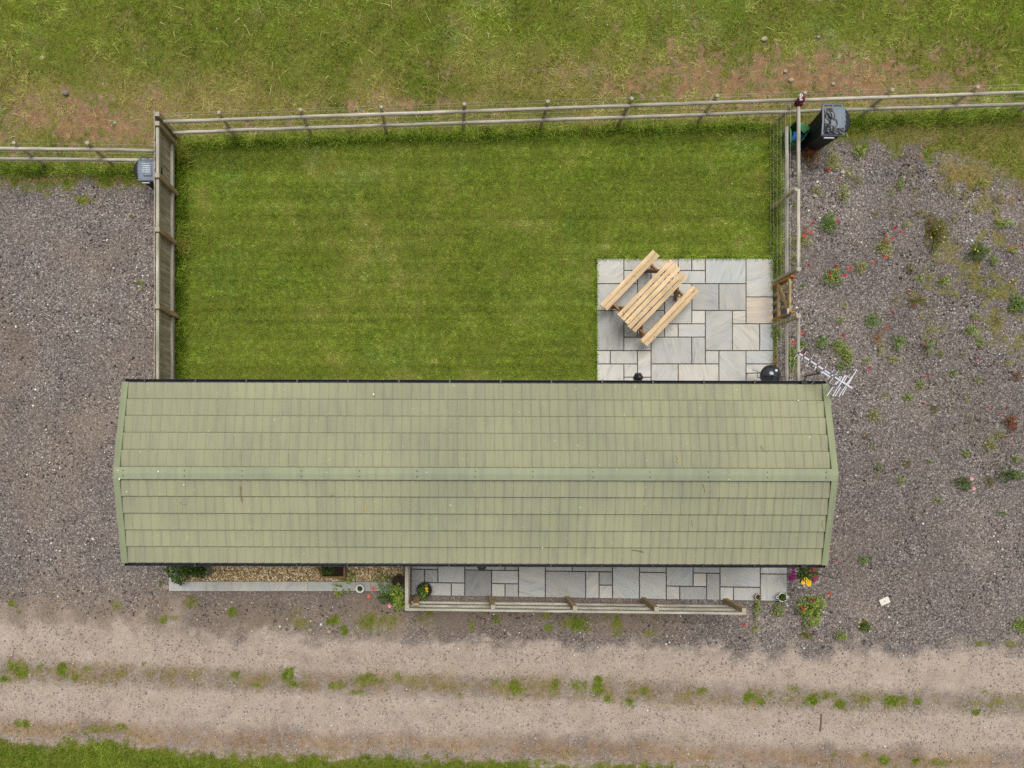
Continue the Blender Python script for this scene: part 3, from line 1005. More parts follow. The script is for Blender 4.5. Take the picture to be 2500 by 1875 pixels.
GREYS = [(0, (62, 56, 57)), (.3, (94, 87, 86)), (.6, (124, 116, 112)), (.85, (158, 150, 145)), (.95, (204, 197, 187)), (1, (242, 236, 224))]
x, y = sample(88000, -10.6, 13.2, -5.2, 6.9)
px, py = NX + x * SC, NY - y * SC
pre = ~((px > 405) & (px < 1925) & (py < 1470)) | ((px > 1892))
x, y, px, py = x[pre], y[pre], px[pre], py[pre]
mm = masks(px, py)
keep = ((mm['region'] == 2) | (mm['region'] == 3)) & (mm['grass'] < .5)
keep &= RNG.random(len(x)) < (.8 - .55 * mm['track'])
x, y, px, py = x[keep], y[keep], px[keep], py[keep]
rg = mm['region'][keep]; dk = mm['dark'][keep]
n = len(x)
patchy = fbm(px / 70, py / 70, 83, 3)
tv = np.clip(RNG.random(n) ** 1.0 + (patchy - .5) * .25, 0, 1)
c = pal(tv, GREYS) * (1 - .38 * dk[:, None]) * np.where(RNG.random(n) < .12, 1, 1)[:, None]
c *= 1 + RNG.normal(0, .06, (n, 3))
sz = .007 + RNG.gamma(2.0, .0033, n)
o = chips('gravel_chips', x, y, np.full(n, -.004), np.clip(sz * (.65 + .8 * sstep(.3, .7, patchy)), .006, .04), c)
tag(o, 'loose grey and mauve stone chips covering the drive and yard', 'gravel', kind='stuff')
x, y = sample(30000, -10.6, 13.2, -7.6, -3.4)
px, py = NX + x * SC, NY - y * SC
mm = masks(px, py)
keep = (mm['region'] == 4) & (mm['grass'] < .4)
x, y = x[keep], y[keep]
n = len(x)
c = pal(RNG.random(n), [(0, (128, 115, 104)), (.5, (156, 143, 131)), (.85, (186, 174, 162)), (1, (236, 230, 220))])
o = chips('track_grit', x, y, np.full(n, -.006), np.clip(.006 + RNG.gamma(1.6, .0038, n), .006, .03), c)
tag(o, 'fine pale stones pressed into the beige track', 'gravel', kind='stuff')

n = 420
x, y = sample(n, -11.5, 14.0, .9, 11.4)
px, py = NX + x * SC, NY - y * SC
k_ = ((px > 440) & (px < 1890) & ~((px > 1450) & (py > 620)) & (RNG.random(n) < .35)) | (py < rear_line(px))
k_ &= (py < rear_line(px)) | (px > 440) & (px < 1890)
x, y, py = x[k_], y[k_], py[k_]
n = len(x)
o = chips('daisies', x, y, np.where(py < 350, .09, .035), RNG.uniform(.008, .015, n), pal(RNG.random(n), [(0, (226, 216, 120)), (.4, (232, 232, 214)), (1, (248, 248, 240))]), .5)
tag(o, 'scattered tiny white and yellow daisies in lawn and meadow', 'daisies', kind='stuff')

# ------------------------------------------------------------------ patios and edging
SLABC = {'g': (187, 186, 180), 'l': (197, 195, 187), 'b': (182, 184, 181), 'd': (165, 165, 161), 'p': (198, 187, 173), 'k': (149, 150, 148), 'm': (176, 175, 170), 'c': (193, 189, 179)}


def slab_obj(parent, quadpts, z, code, gap=.0095):
    """a riven sandstone flag with slightly uneven edges"""
    (x0, y0), (x1, y1), (x2, y2), (x3, y3) = quadpts   # clockwise from top-left
    cx, cy = (x0 + x1 + x2 + x3) / 4, (y0 + y1 + y2 + y3) / 4
    tops, mids = [], []
    rnd = random.Random(int(cx * 1000) * 7 + int(cy * 1000))
    pts = []
    cor = [(x0, y0), (x1, y1), (x2, y2), (x3, y3)]
    for k in range(4):
        a, b_ = cor[k], cor[(k + 1) % 4]
        for tt in (0, .33, .67):
            pts.append((a[0] + (b_[0] - a[0]) * tt, a[1] + (b_[1] - a[1]) * tt))
    mb = MB()
    nn = len(pts)

    def ring(ins, zz, j):
        for (qx, qy) in pts:
            ddx, ddy = cx - qx, cy - qy
            mb.v.append((qx + math.copysign(min(ins, abs(ddx)), ddx) * (abs(ddx) > .02) + rnd.uniform(-j, j), qy + math.copysign(min(ins, abs(ddy)), ddy) * (abs(ddy) > .02) + rnd.uniform(-j, j), zz))
    tilt = rnd.uniform(-.002, .002)
    ring(gap, -.03, .0); ring(gap, z - .006 + tilt, .0015); ring(gap + .007, z + tilt, .0015)
    for r_ in range(2):
        for k in range(nn):
            a = r_ * nn + k; b_ = r_ * nn + (k + 1) % nn
            mb.f.append((a, a + nn, b_ + nn, b_))
    mb.f.append(tuple(2 * nn + k for k in reversed(range(nn))))
    o_ = MB()
    o_.v, o_.f = [(vx - cx, vy - cy, vz) for (vx, vy, vz) in mb.v], mb.f
    base = lin(SLABC[code]) / GAIN * rnd.uniform(.96, 1.04)
    ob = add('slab', o_.mesh('slab'), M['slab'], parent, (*base, 1))
    pl = parent.location
    ob.location = (cx - pl[0], cy - pl[1], -pl[2])
    return ob


REAR = """0 2 0 2 l;2 4 0 1 m;4 6 0 2 p;6 7 0 1 g;7 8 0 1 g;6 8 1 2 g;8 11 0 2 b;11 13 0 3 g;2 3 1 2 l;3 4 1 3 d;0 3 2 4 g;
4 6 2 3 m;6 7 2 3 g;3 5 3 4 d;5 7 3 5 g;7 9 2 4 d;9 11 2 4 m;7 8 4 5 l;8 10 4 7 m;10 11 4 5 c;11 13 3 5 p;10 12 5 7 c;12 13 5 7 b;
5 6 5 6 c;6 8 5 6 g;0 2 4 7 d;2 3 4 5 g;3 5 4 6 m;2 3 5 6 m;2 4 6 7 g;4 7 6 8 m;7 8 6 8 m;8 9 7 8 g;9 11 7 10 g;11 13 7 8 b;11 13 8 10 l;
0 1 7 8 l;1 3 7 8 g;3 4 7 9 l;0 2 8 10 l;2 3 8 9 l;2 4 9 10 g;4 6 8 10 g;6 9 8 10 c;0 3 10 11 g;3 5 10 11 l;5 8 10 11 m;8 10 10 11 g;10 13 10 11 c"""
PZ = .035
pat = thing('rear_patio', W(1672, 800))
pat['kind'] = 'structure'
bed = MB()
a_, b2_ = W(1457, 630), W(1888, 988)
bed.box(((a_.x + b2_.x) / 2, (a_.y + b2_.y) / 2, -.005), (b2_.x - a_.x - .03, a_.y - b2_.y - .03, .05))
bed.build('mortar_bed', M['joint'], pat)


def rowy(r): return np.interp(r, range(12), [630, 660.5, 692.5, 725, 758, 790.5, 823, 856, 888.5, 921, 954, 988])
def colx(c_): return 1457 + c_ * (1888 - 1457) / 13.0


def gw(px_, py_):
    p = W(px_, py_, PZ)
    return (p.x, p.y)


for ln in REAR.replace('\n', '').split(';'):
    q = ln.split()
    c0, c1_, r0, r1_ = map(int, q[:4])
    slab_obj(pat, [gw(colx(c0), rowy(r0)), gw(colx(c1_), rowy(r0)), gw(colx(c1_), rowy(r1_)), gw(colx(c0), rowy(r1_))], PZ, q[4])

FRONT = """0 2 0 1 m;0 1 1 3 d;1 2 1 2 m;1 3 2 3 g;2 4 0 2 g;3 4 2 3 g;4 7 0 1 g;7 8 0 1 m;4 6 1 3 k;6 8 1 2 g;6 7 2 3 l;7 8 2 3 m;8 10 0 3 g;
10 12 0 1 g;12 15 0 1 m;10 13 1 3 m;13 14 1 3 g;14 15 1 2 d;14 15 2 3 l;15 17 0 3 b;17 19 0 1 g;17 19 1 3 g;19 21 0 2 b;21 23 0 1 m;21 22 1 2 l;22 23 1 3 d;
19 20 2 3 g;20 22 2 3 d;23 26 0 2 g;23 24 2 3 l;24 26 2 3 g;26 28 0 1 g;26 28 1 3 g;0 4 -1 0 g;4 8 -1 0 m;8 12 -1 0 g;12 16 -1 0 l;16 20 -1 0 g;20 24 -1 0 m;24 28 -1 0 g"""
fp = thing('front_patio', W(1462, 1420))
fp['kind'] = 'structure'


def fxy(c_, r_):
    px_ = 1003.4 + c_ * (1922 - 1003.4) / 28.0
    bot = np.interp(px_, [1003, 1922], [1454, 1468.5])
    h_ = np.interp(px_, [1003, 1922], [32.2, 33.2])
    return gw(px_, bot - (3 - r_) * h_)


q4 = [fxy(0, -1), fxy(28, -1), fxy(28, 3), fxy(0, 3)]
mb = MB()
for zz in (-.03, .022):
    for i, (sx_, sy_) in zip(range(4), ((1, -1), (-1, -1), (-1, 1), (1, 1))):
        mb.v.append((q4[i][0] + sx_ * .015, q4[i][1] + sy_ * .015, zz))
mb.f = [(4, 7, 6, 5), (0, 1, 5, 4), (1, 2, 6, 5), (2, 3, 7, 6), (3, 0, 4, 7)]
M['joint_dark'] = mat_mottle('dark_jointing', S(58, 54, 54), S(84, 78, 76), 20.0, .95, .4)
mb.build('mortar_bed', M['joint_dark'], fp)
for ln in FRONT.replace('\n', '').split(';'):
    q = ln.split()
    c0, c1_, r0, r1_ = map(int, q[:4])
    slab_obj(fp, [fxy(c0, r0), fxy(c1_, r0), fxy(c1_, r1_), fxy(c0, r1_)], PZ, q[4], .011)

# raised edging of the gold gravel bed
ez = .10
edg = thing('bed_edging', W(680, 1432))
tag(edg, 'low pale grey slab edging around the golden gravel bed', 'edging')
for (xa, xb, cc) in ((412, 503, 'g'), (503, 566, 'm'), (566, 658, 'g'), (658, 751, 'g'), (751, 815, 'b'), (815, 905, 'm'), (905, 985, 'm')):
    pa = W(xa, 1420, ez); pb = W(xb, 1443.5, ez)
    ob = slab_obj(edg, [(pa.x, pa.y), (pb.x, pa.y), (pb.x, pb.y), (pa.x, pb.y)], ez, cc, .001)
pa = W(412, 1340, ez); pb = W(435, 1420, ez)
slab_obj(edg, [(pa.x, pa.y), (pb.x, pa.y), (pb.x, pb.y), (pa.x, pb.y)], ez, 'g', .001)
M['gold'] = mat_mottle('gold_gravel_bed', S(120, 98, 68), S(178, 152, 112), 30.0, .95, .5)
pa, pb = W(434, 1330, .05), W(986, 1421, .05)
gb = MB().box(((pa.x + pb.x) / 2, (pa.y + pb.y) / 2, .02), (pb.x - pa.x, pa.y - pb.y, .06)).build('gravel_bed', M['gold'])
gb['kind'] = 'structure'
n = 15000
x, y = RNG.uniform(pa.x + .02, pb.x - .02, n), RNG.uniform(pb.y + .02, pa.y, n)
c = pal(RNG.random(n), [(0, (104, 82, 56)), (.3, (170, 142, 98)), (.6, (206, 180, 134)), (.85, (236, 216, 176)), (1, (255, 248, 226))])
o = chips('golden_gravel', x, y, np.full(n, .054), np.clip(.009 + RNG.gamma(2, .004, n), .008, .03), np.clip(c * 1.2, 0, .92), .45)
tag(o, 'golden brown pea gravel filling the bed below the eaves', 'gravel', kind='stuff')

# ------------------------------------------------------------------ cabin
CX, CY, CROT = .47, -.362, R(-.17)
cab = thing('cabin', (CX, CY, 0), CROT, 'long low cabin with olive green tiled pitched roof and black gutters', 'cabin')
EZ, RZ = 2.2, 2.56          # eaves and ridge
HL, HD = 6.79, 1.80         # half length of roof, half depth to gutter lip
WL, WD = 6.45, 1.50         # walls
mb = MB()
mb.box((0, WD - .05, 1.08), (2 * WL, .1, 2.16))
mb.box((0, -WD + .05, 1.08), (2 * WL, .1, 2.16))
wall = mb.build('long_walls', M['wall'], cab, local=True)
for s in (-1, 1):
    g_ = MB()
    zt = 2.16
    pr = [(-WD + .1, 0), (WD - .1, 0), (WD - .1, zt), (0, zt + .28), (-WD + .1, zt)]
    for xx in (s * WL - .05 * s, s * WL - .15 * s):
        for (yy, zz) in pr:
            g_.v.append((xx, yy, zz))
    g_.f = [(0, 1, 2, 3, 4), (9, 8, 7, 6, 5)] + [(i, 5 + i, 5 + (i + 1) % 5, (i + 1) % 5) for i in range(5)]
    g_.build('gable_wall', M['wall'], cab, local=True)
for (xx, sd) in ((-4.4, 1), (-1.2, 1), (3.6, 1), (-4.6, -1), (-2.4, -1), (2.6, -1), (4.8, -1)):
    w_ = MB().box((xx, sd * (WD + .012), 1.45), (1.1, .05, .95), 0, .01).build('window', M['frame'], cab, local=True)
    MB().box((xx, sd * (WD + .032), 1.45), (.96, .02, .81)).build('pane', M['glass'], w_, local=True)
for (xx, sd) in ((1.2, 1), (.2, -1)):
    d_ = MB().box((xx, sd * (WD + .012), 1.05), (.95, .05, 2.05), 0, .01).build('door', M['frame'], cab, local=True)
    MB().box((xx + .38, sd * (WD + .05), 1.0), (.03, .04, .16)).build('handle', M['darkmetal'], d_, local=True)
# roof deck
pit = math.atan2(RZ - EZ, HD - .07)
TE = HD - .075              # tile edge, horizontal distance from ridge
rf = MB()
rise = (RZ - EZ)
for (yy, zz) in ((-TE, EZ - .06), (0, RZ - .07), (TE, EZ - .06), (TE, EZ - .10), (0, RZ - .11), (-TE, EZ - .10)):
    for xx in (-HL + .04, HL - .04):
        rf.v.append((xx, yy, zz))
rf.f = [(0, 2, 3, 1), (2, 4, 5, 3), (4, 6, 7, 5), (6, 8, 9, 7), (8, 10, 11, 9), (10, 0, 1, 11), (0, 10, 8, 2), (2, 8, 6, 4), (1, 3, 9, 11), (3, 5, 7, 9)]
roof = rf.build('roof', M['verge'], cab, local=True)
SL = math.hypot(TE, rise)   # slope length
NPAN, PITCH = 7, (2 * HL - .16) / 76
SHL = NPAN * PITCH
EXPO = .332


def sheet_mesh(npan, name, cut0=0):
    """pressed metal tile sheet: x along the eaves, y up the slope, front edge dropped"""
    prof = []
    for p in range(npan):
        for (u_, h_) in ((0.0, .0), (.10, .014), (.22, .017), (.5, .0135), (.80, .008), (.93, .003)):
            prof.append(((p + u_) * PITCH, h_))
    prof.append((npan * PITCH, 0.0))
    mb = MB()
    k = len(prof)
    for (x_, h_) in prof: mb.v.append((x_, 0, -.006 + h_ * .3))
    for (x_, h_) in prof: mb.v.append((x_, 0.001, .040 + h_ + .0))
    for (x_, h_) in prof: mb.v.append((x_, EXPO - .026, .007 + h_ * .95))
    for (x_, h_) in prof: mb.v.append((x_, EXPO - .013, -.004 + h_ * .75))
    for (x_, h_) in prof: mb.v.append((x_, EXPO + .03, -.014 + h_ * .5))
    for r_ in range(4):
        for i in range(k - 1):
            mb.f.append((r_ * k + i, r_ * k + i + 1, (r_ + 1) * k + i + 1, (r_ + 1) * k + i))
    return mb.mesh(name)


sheets = {n_: sheet_mesh(n_, 'roof_tile') for n_ in range(1, 8)}
for me in sheets.values(): me.materials.append(M['roof'])
LEN = 2 * HL - .16          # between the verge trims
# the pattern is mirrored so that pans read the same way from either eave
for side in (1, -1):
    for r_ in range(5):
        xx = -LEN / 2
        first = 4 if (r_ % 2 == (0 if side == 1 else 1)) else 7
        if r_ == 0 and side == 1: first = 4
        while xx < LEN / 2 - .02:
            npn = first if xx == -LEN / 2 else 7
            left = (LEN / 2 - xx) / PITCH
            npn = min(npn, max(1, int(round(left))))
            if left < .6: break
            y0_ = r_ * EXPO
            tt = y0_ / SL
            yl, zl = TE * (1 - tt), EZ + rise * tt
            o = bpy.data.objects.new('roof_tile', sheets[npn])
            COL.objects.link(o)
            o.parent = roof
            if side == 1:   # slope rising toward -y from +y eave: turn the sheet round
                m4 = Matrix.Translation((xx + npn * PITCH, yl, zl)) @ Matrix.Rotation(math.pi, 4, 'Z') @ Matrix.Rotation(pit, 4, 'X')
                m4 = Matrix.Translation((xx, yl, zl)) @ Matrix(((1, 0, 0, 0), (0, -math.cos(pit), math.sin(pit), 0), (0, math.sin(pit), math.cos(pit), 0), (0, 0, 0, 1)))
            else:
                m4 = Matrix.Translation((xx, -yl, zl)) @ Matrix(((1, 0, 0, 0), (0, math.cos(pit), -math.sin(pit), 0), (0, math.sin(pit), math.cos(pit), 0), (0, 0, 0, 1)))
            lift = Matrix.Translation((0, 0, random.uniform(0, .003)))
            o.matrix_basis = lift @ m4
            xx += npn * PITCH
# verge trims
for sx_ in (-1, 1):
    for sy_ in (-1, 1):
        t_ = MB()
        xo, xi = sx_ * HL, sx_ * (HL - .115)
        ya, yb = sy_ * (TE + .02), 0.0
        za, zb = EZ + .066, RZ + .066
        ring_ = lambda y_, z_: [(xo, y_, z_ - .16), (xo, y_, z_ + .008), (xo - sx_ * .02, y_, z_ + .012), (xi, y_, z_), (xi, y_, z_ - .03)]
        t_.v = ring_(ya, za) + ring_(yb, zb)
        t_.f = [(i, i + 1, i + 6, i + 5) for i in range(4)] + [(0, 4, 3, 2, 1)]
        t_.build('verge_trim', M['verge'], roof, local=True)
# ridge caps with screws
segs = 10
for i in range(segs):
    xa = -HL + .03 + i * (2 * HL - .06) / segs
    xb = -HL + .03 + (i + 1) * (2 * HL - .06) / segs
    if i > 0: xa -= .03
    zc = RZ + .078 + (i % 2) * .003
    c_ = MB()
    sp_ = .114
    dz = sp_ * math.tan(pit)
    for xx in (xa, xb):
        for (yy, zz) in ((-sp_ - .002, zc - dz - .022), (-sp_, zc - dz), (-.012, zc - .004), (.012, zc - .004), (sp_, zc - dz), (sp_ + .002, zc - dz - .022)):
            c_.v.append((xx, yy, zz))
    c_.f = [(j, j + 6, j + 7, j + 1) for j in range(5)] + [(0, 1, 2, 3, 4, 5), (11, 10, 9, 8, 7, 6)]
    cap = c_.build('ridge_cap', M['ridge'], roof, local=True)
for k in range(13):
    xx = -HL + .22 + k * (2 * HL - .44) / 12 + random.uniform(-.03, .03)
    for sy_ in (-1, 1):
        zz = RZ + .084 - .055 * math.tan(pit)
        yy = sy_ * .05
        MB().lathe((xx, yy, zz), [(.011, -.01), (.011, .005), (.007, .009)], 8, True).build('screw', M['metal_screw'], roof, local=True)
# gutters: open half-rounds with brackets
for sy_ in (1, -1):
    g_ = MB()
    r_ = .056
    yc, zc = sy_ * (TE + .028), EZ - .012
    kk = 9
    for xx in (-HL + .02, HL - .0):
        for j in range(kk):
            a = math.pi + math.pi * j / (kk - 1)
            g_.v.append((xx, yc + r_ * math.cos(a), zc + r_ * math.sin(a)))
        for j in range(kk):
            a = math.pi + math.pi * (kk - 1 - j) / (kk - 1)
            g_.v.append((xx, yc + (r_ - .006) * math.cos(a), zc + (r_ - .006) * math.sin(a)))
    m_ = 2 * kk
    g_.f = [(j, (j + 1) % m_, m_ + (j + 1) % m_, m_ + j) for j in range(m_)]
    g_.f += [tuple(range(kk)), tuple(m_ + j for j in reversed(range(kk)))]
    gut = g_.build('gutter', M['gutter'], cab, local=True)
    for k in range(14):
        xx = -HL + .4 + k * (2 * HL - .8) / 13
        MB().box((xx, yc, zc + .004), (.03, .125, .012)).build('bracket', M['gutter'], gut, local=True)
    MB().box((HL - .42, yc, zc - .012), (.13, .128, .05), 0, .01).build('outlet', M['lantern'], gut, local=True)
    MB().tube((HL - .42, yc, zc - .04), (HL - .42, sy_ * (WD + .06), zc - .25), .034, None, 8).tube((HL - .42, sy_ * (WD + .06), zc - .25), (HL - .42, sy_ * (WD + .06), .02), .034, None, 8).build('downpipe', M['gutter'], cab, local=True)

# wall lanterns
for (px_, py_, lab) in ((1559.5, 921, 'black wall lantern peeking past the upper gutter onto the square patio'), (1176.5, 1383.5, 'black wall lantern peeking past the lower gutter over the front paving')):
    p = W(px_, py_, 2.02)
    sy_ = 1 if py_ < 1100 else -1
    wy = CY + sy_ * (WD + .0)
    t_ = thing('wall_lantern', (p.x, p.y, 1.62), 0, lab, 'lantern', None)
    MB().lathe((p.x, p.y, 1.98), [(.105, 0), (.1, .02), (.05, .09), (.018, .11)], 6, True).build('cap', M['lantern'], t_)
    MB().lathe((p.x, p.y, 1.72), [(.045, 0), (.08, .26)], 6, True).build('glass_body', M['lantern_glass'], t_)
    MB().bar((p.x, p.y - sy_ * .07, 1.9), (p.x, wy, 1.82), .025, .025).box((p.x, wy + sy_ * .012, 1.80), (.09, .024, .2)).build('bracket', M['lantern'], t_)

# ------------------------------------------------------------------ fences
def wires(name, a, b_, parent, zs, vstep=.3, off=0.0):
    mb = MB()
    A_, B_ = Vector(a), Vector(b_)
    L = (B_ - A_).length
    for z_ in zs:
        mb.tube((A_.x, A_.y, z_), (B_.x, B_.y, z_), .0014, None, 3, 0, 0, False)
    k = int(L / vstep)
    for i in range(k):
        p = A_.lerp(B_, (i + .5) / k)
        mb.tube((p.x, p.y, zs[0]), (p.x, p.y, zs[-1]), .001, None, 3, 0, 0, False)
    o_ = mb.build(name, M['wire'], parent)
    o_['kind'] = 'stuff'
    return o_


def round_post(x_, y_, h_, parent, r_=.044, name='post', lean=(0, 0)):
    mb = MB().tube((x_, y_, -.05), (x_ + lean[0], y_ + lean[1], h_ - .008), r_, r_ * .97, 10, 2, .003)
    o_ = mb.build(name, M['post'], parent)
    MB().tube((x_ + lean[0], y_ + lean[1], h_ - .02), (x_ + lean[0], y_ + lean[1], h_), r_ * .96, r_ * .86, 10).build('post_top', M['postend'], o_)
    return o_


ZT, ZB = 1.0, .5
# rear fence: top rail pixels -> world line
ra, rb_, rc = W(399, 296.5, ZT), W(1921, 245, ZT), W(2640, 221, ZT)


def rear_y(x_): return np.interp(x_, [ra.x, rb_.x, rc.x], [ra.y, rb_.y, rc.y])


rear = thing('rear_fence', (2.0, 7.3, 0), 0, 'long weathered round rail and wire fence between lawn and field', 'fence')
heads = [(533, 279), (732.5, 274.5), (930.5, 270), (1133.7, 260.5), (1338, 256), (1543.5, 250), (1752.5, 242), (1967, 233), (2181, 226), (2390, 216), (2600, 208)]
pxs = []
for (hx, hy) in heads:
    p = W(hx, hy, 1.16)
    yy = rear_y(p.x) + .085
    round_post(p.x, yy, 1.14, rear, .04)
    pxs.append(p.x)
nodes = [ra.x] + pxs[1::2] + [rc.x]
for zz in (ZT, ZB):
    nd = [ra.x - (.0 if zz == ZT else .0)] + (pxs[1::2] if zz == ZT else pxs[0::2]) + [rc.x]
    for xa, xb in zip(nd[:-1], nd[1:]):
        if xb - xa < .1: continue
        ya, yb = rear_y(xa), rear_y(xb)
        mb = MB().tube((xa + .003, ya, zz + random.uniform(-.012, .012)), (xb - .003, yb, zz + random.uniform(-.012, .012)), .037, .035, 10, 5, .004)
        mb.build('rail', M['wood_x'], rear, True)
wires('wire_mesh', (ra.x, ra.y + .14, 0), (rb_.x, rb_.y + .14, 0), rear, (.06, .2, .36, .54, .74, .95, 1.06))
wires('wire_mesh', (rb_.x, rb_.y + .14, 0), (rc.x, rc.y + .14, 0), rear, (.06, .2, .36, .54, .74, .95, 1.06))

# left stub fence
sa_, sb_ = W(-140, 361.5, ZT), W(377, 367.8, ZT)
stub = thing('stub_fence', (-9, 6.7, 0), 0, 'short rail and wire fence meeting the board fence from the left', 'fence')
for zz, dx_ in ((ZT, 0), (ZB, 0)):
    MB().tube((sa_.x, sa_.y, zz), (-7.6, sa_.y + (sb_.y - sa_.y) * .55, zz + .005), .037, .036, 10, 4, .004).build('rail', M['wood_x'], stub, True)
    MB().tube((-7.594, sa_.y + (sb_.y - sa_.y) * .55, zz), (-6.225, sb_.y, zz - .005), .036, .035, 10, 4, .004).build('rail', M['wood_x'], stub, True)
for (hx, hy) in ((33, 353.5), (212, 355.7)):
    p = W(hx, hy, 1.13)
    round_post(p.x, (sa_.y + sb_.y) / 2 + .085, 1.13, stub)
wires('wire_mesh', (sa_.x, sa_.y + .14, 0), (-6.23, sb_.y + .14, 0), stub, (.06, .2, .36, .54, .74, .95))

# side fence, right of the lawn: two runs with a gate between
XS = W(1949, 400, ZT).x
side = thing('side_fence', (XS, 5.5, 0), 0, 'round rail and wire fence from the corner post down to the gate', 'fence')
side2 = thing('side_fence', (XS, 2.2, 0), 0, 'short rail and wire fence between the gate and the cabin', 'fence')
yc = rear_y(XS) - .03
gy0, gy1 = 3.86, 2.93
for zz in (ZT, ZB):
    MB().tube((XS, yc - (.12 if zz == ZT else .3), zz), (XS, 5.6, zz + .01), .038, .037, 10, 4, .004).build('rail', M['wood_y'], side, True)
    MB().tube((XS, 5.594, zz), (XS, gy0 - (.02 if zz == ZT else .04), zz), .037, .038, 10, 4, .004).build('rail', M['wood_y'], side, True)
    MB().tube((XS, gy1 + .02, zz), (XS, 1.45, zz), .038, .037, 10, 4, .004).build('rail', M['wood_y'], side2, True)
round_post(XS - .09, 5.56, 1.1, side)
round_post(XS - .06, gy0 + .02, 1.14, side, .055)
round_post(XS - .06, gy1 - .03, 1.14, side2, .055)
round_post(XS - .09, 1.5, 1.1, side2)
wires('wire_mesh', (XS - .14, yc, 0), (XS - .14, gy0, 0), side, (.06, .2, .36, .54, .74, .95))
wires('wire_mesh', (XS - .14, gy1, 0), (XS - .14, 1.5, 0), side2, (.06, .2, .36, .54, .74, .95))

# gate
gt = thing('garden_gate', (XS - .1, (gy0 + gy1) / 2, 0), 0, 'small wooden garden gate with diagonal brace beside the patio', 'gate')
gx_ = XS - .115
gt_rails = [(.86, 'rail'), (.38, 'rail')]
for zz, nm in gt_rails:
    MB().box((gx_, (gy0 + gy1) / 2, zz), (.05, gy0 - gy1 - .16, .08), 0, .006).build(nm, M['gatewood'], gt)
MB().bar((gx_, gy0 - .16, .42), (gx_, gy1 + .14, .82), .045, .075, .005).build('brace', M['gatewood'], gt)
pn = 5
for i in range(pn):
    yy = gy1 + .11 + i * (gy0 - gy1 - .22) / (pn - 1)
    w_ = .07
    xx = gx_ + .037
    mt = M['gateorange'] if i in (0, pn - 1) else M['gatewood']
    pb_ = MB()
    ht = .98 + random.uniform(-.008, .008)
    pf = [(-w_ / 2, .09), (w_ / 2, .09), (w_ / 2, ht - .04), (w_ * .28, ht - .01), (0, ht), (-w_ * .28, ht - .01), (-w_ / 2, ht - .04)]
    for dx_ in (0, .02):
        for (a, z_) in pf: pb_.v.append((xx - .012 + dx_, yy + a, z_))
    k = len(pf)
    pb_.f = [tuple(range(k)), tuple(reversed(range(k, 2 * k)))] + [(j, k + j, k + (j + 1) % k, (j + 1) % k) for j in range(k)]
    pb_.build('pale', mt, gt)
for yy in (gy0 - .085, gy1 + .085):
    MB().box((gx_ - .001, yy, .56), (.055, .035, .86), 0, .004).build('stile', M['gateorange'], gt)
MB().box((gx_ - .045, gy1 + .12, .88), (.03, .12, .03), 0, .005).build('latch', M['alu'], gt)

# black mat under the gate
pa, pb = W(1890, 716, .012), W(1930, 776, .012)
MB().box(((pa.x + pb.x) / 2, (pa.y + pb.y) / 2, .005), (pb.x - pa.x, pa.y - pb.y, .022), 0, .004).single('rubber_mat', M['mat'], ((pa.x + pb.x) / 2, (pa.y + pb.y) / 2, -.006), 'black rubber mat lying on the ground under the gate', 'mat')

# board fence on the left
bf_ = thing('board_fence', (-6.17, 4.3, 0), 0, 'weathered close-boarded wooden fence along the left side of the lawn', 'fence')
BX = -6.165 + (NX - 1100) * 0
BX = W(385.5, 500, 1.0).x
py_posts = [278, 301, 428, 560, 748, 935]
posts_y = [(NY - p_) * (H - 1.08) / F for p_ in py_posts]
for i, yy in enumerate(posts_y):
    po = MB().box((BX + .018, yy, .52), (.095, .095, 1.12), 0, .006).build('post', M['darkpost'] if i else M['post'], bf_)
    MB().box((BX + .018, yy, 1.083), (.089, .089, .006)).build('post_top', M['postend'], po)
for ya, yb in zip(posts_y[:-1], posts_y[1:]):
    if ya - yb < .25: continue
    for zz, h_ in ((.99, .085), (.25, .085)):
        MB().box((BX + (.0 if zz > .5 else .0), (ya + yb) / 2, zz), (.06, ya - yb - .1, h_), 0, .005).build('rail', M['wood_y'], bf_)
yt, yb = posts_y[0] + .06, posts_y[-1]
nb_ = int((yt - yb) / .105)
for i in range(nb_):
    yy = yt - .105 * (i + .5)
    ht = 1.075 + random.uniform(-.012, .012)
    b_ = MB()
    th0, th1 = .010, .022
    xb_ = BX - .031
    b_.v = [(xb_, yy - .0625, .02), (xb_, yy + .0625, .02), (xb_ - th1, yy + .0625, .02), (xb_ - th0, yy - .0625, .02), (xb_, yy - .0625, ht), (xb_, yy + .0625, ht), (xb_ - th1, yy + .0625, ht), (xb_ - th0, yy - .0625, ht)]
    off = .004 * (i % 2) + random.uniform(0, .003)
    b_.v = [(vx - off, vy, vz) for (vx, vy, vz) in b_.v]
    b_.f = [(0, 1, 2, 3), (7, 6, 5, 4), (0, 4, 5, 1), (1, 5, 6, 2), (2, 6, 7, 3), (3, 7, 4, 0)]
    b_.build('board', M['board'], bf_)

# front fence with three rails and its return to the wall
fr = thing('front_fence', W(1400, 1470), 0, 'low three-rail wooden fence in front of the front paving', 'fence')
fa, fb = W(993, 1482, .98), W(1828, 1492.5, .98)


def fy(x_): return np.interp(x_, [fa.x, fb.x], [fa.y, fb.y])


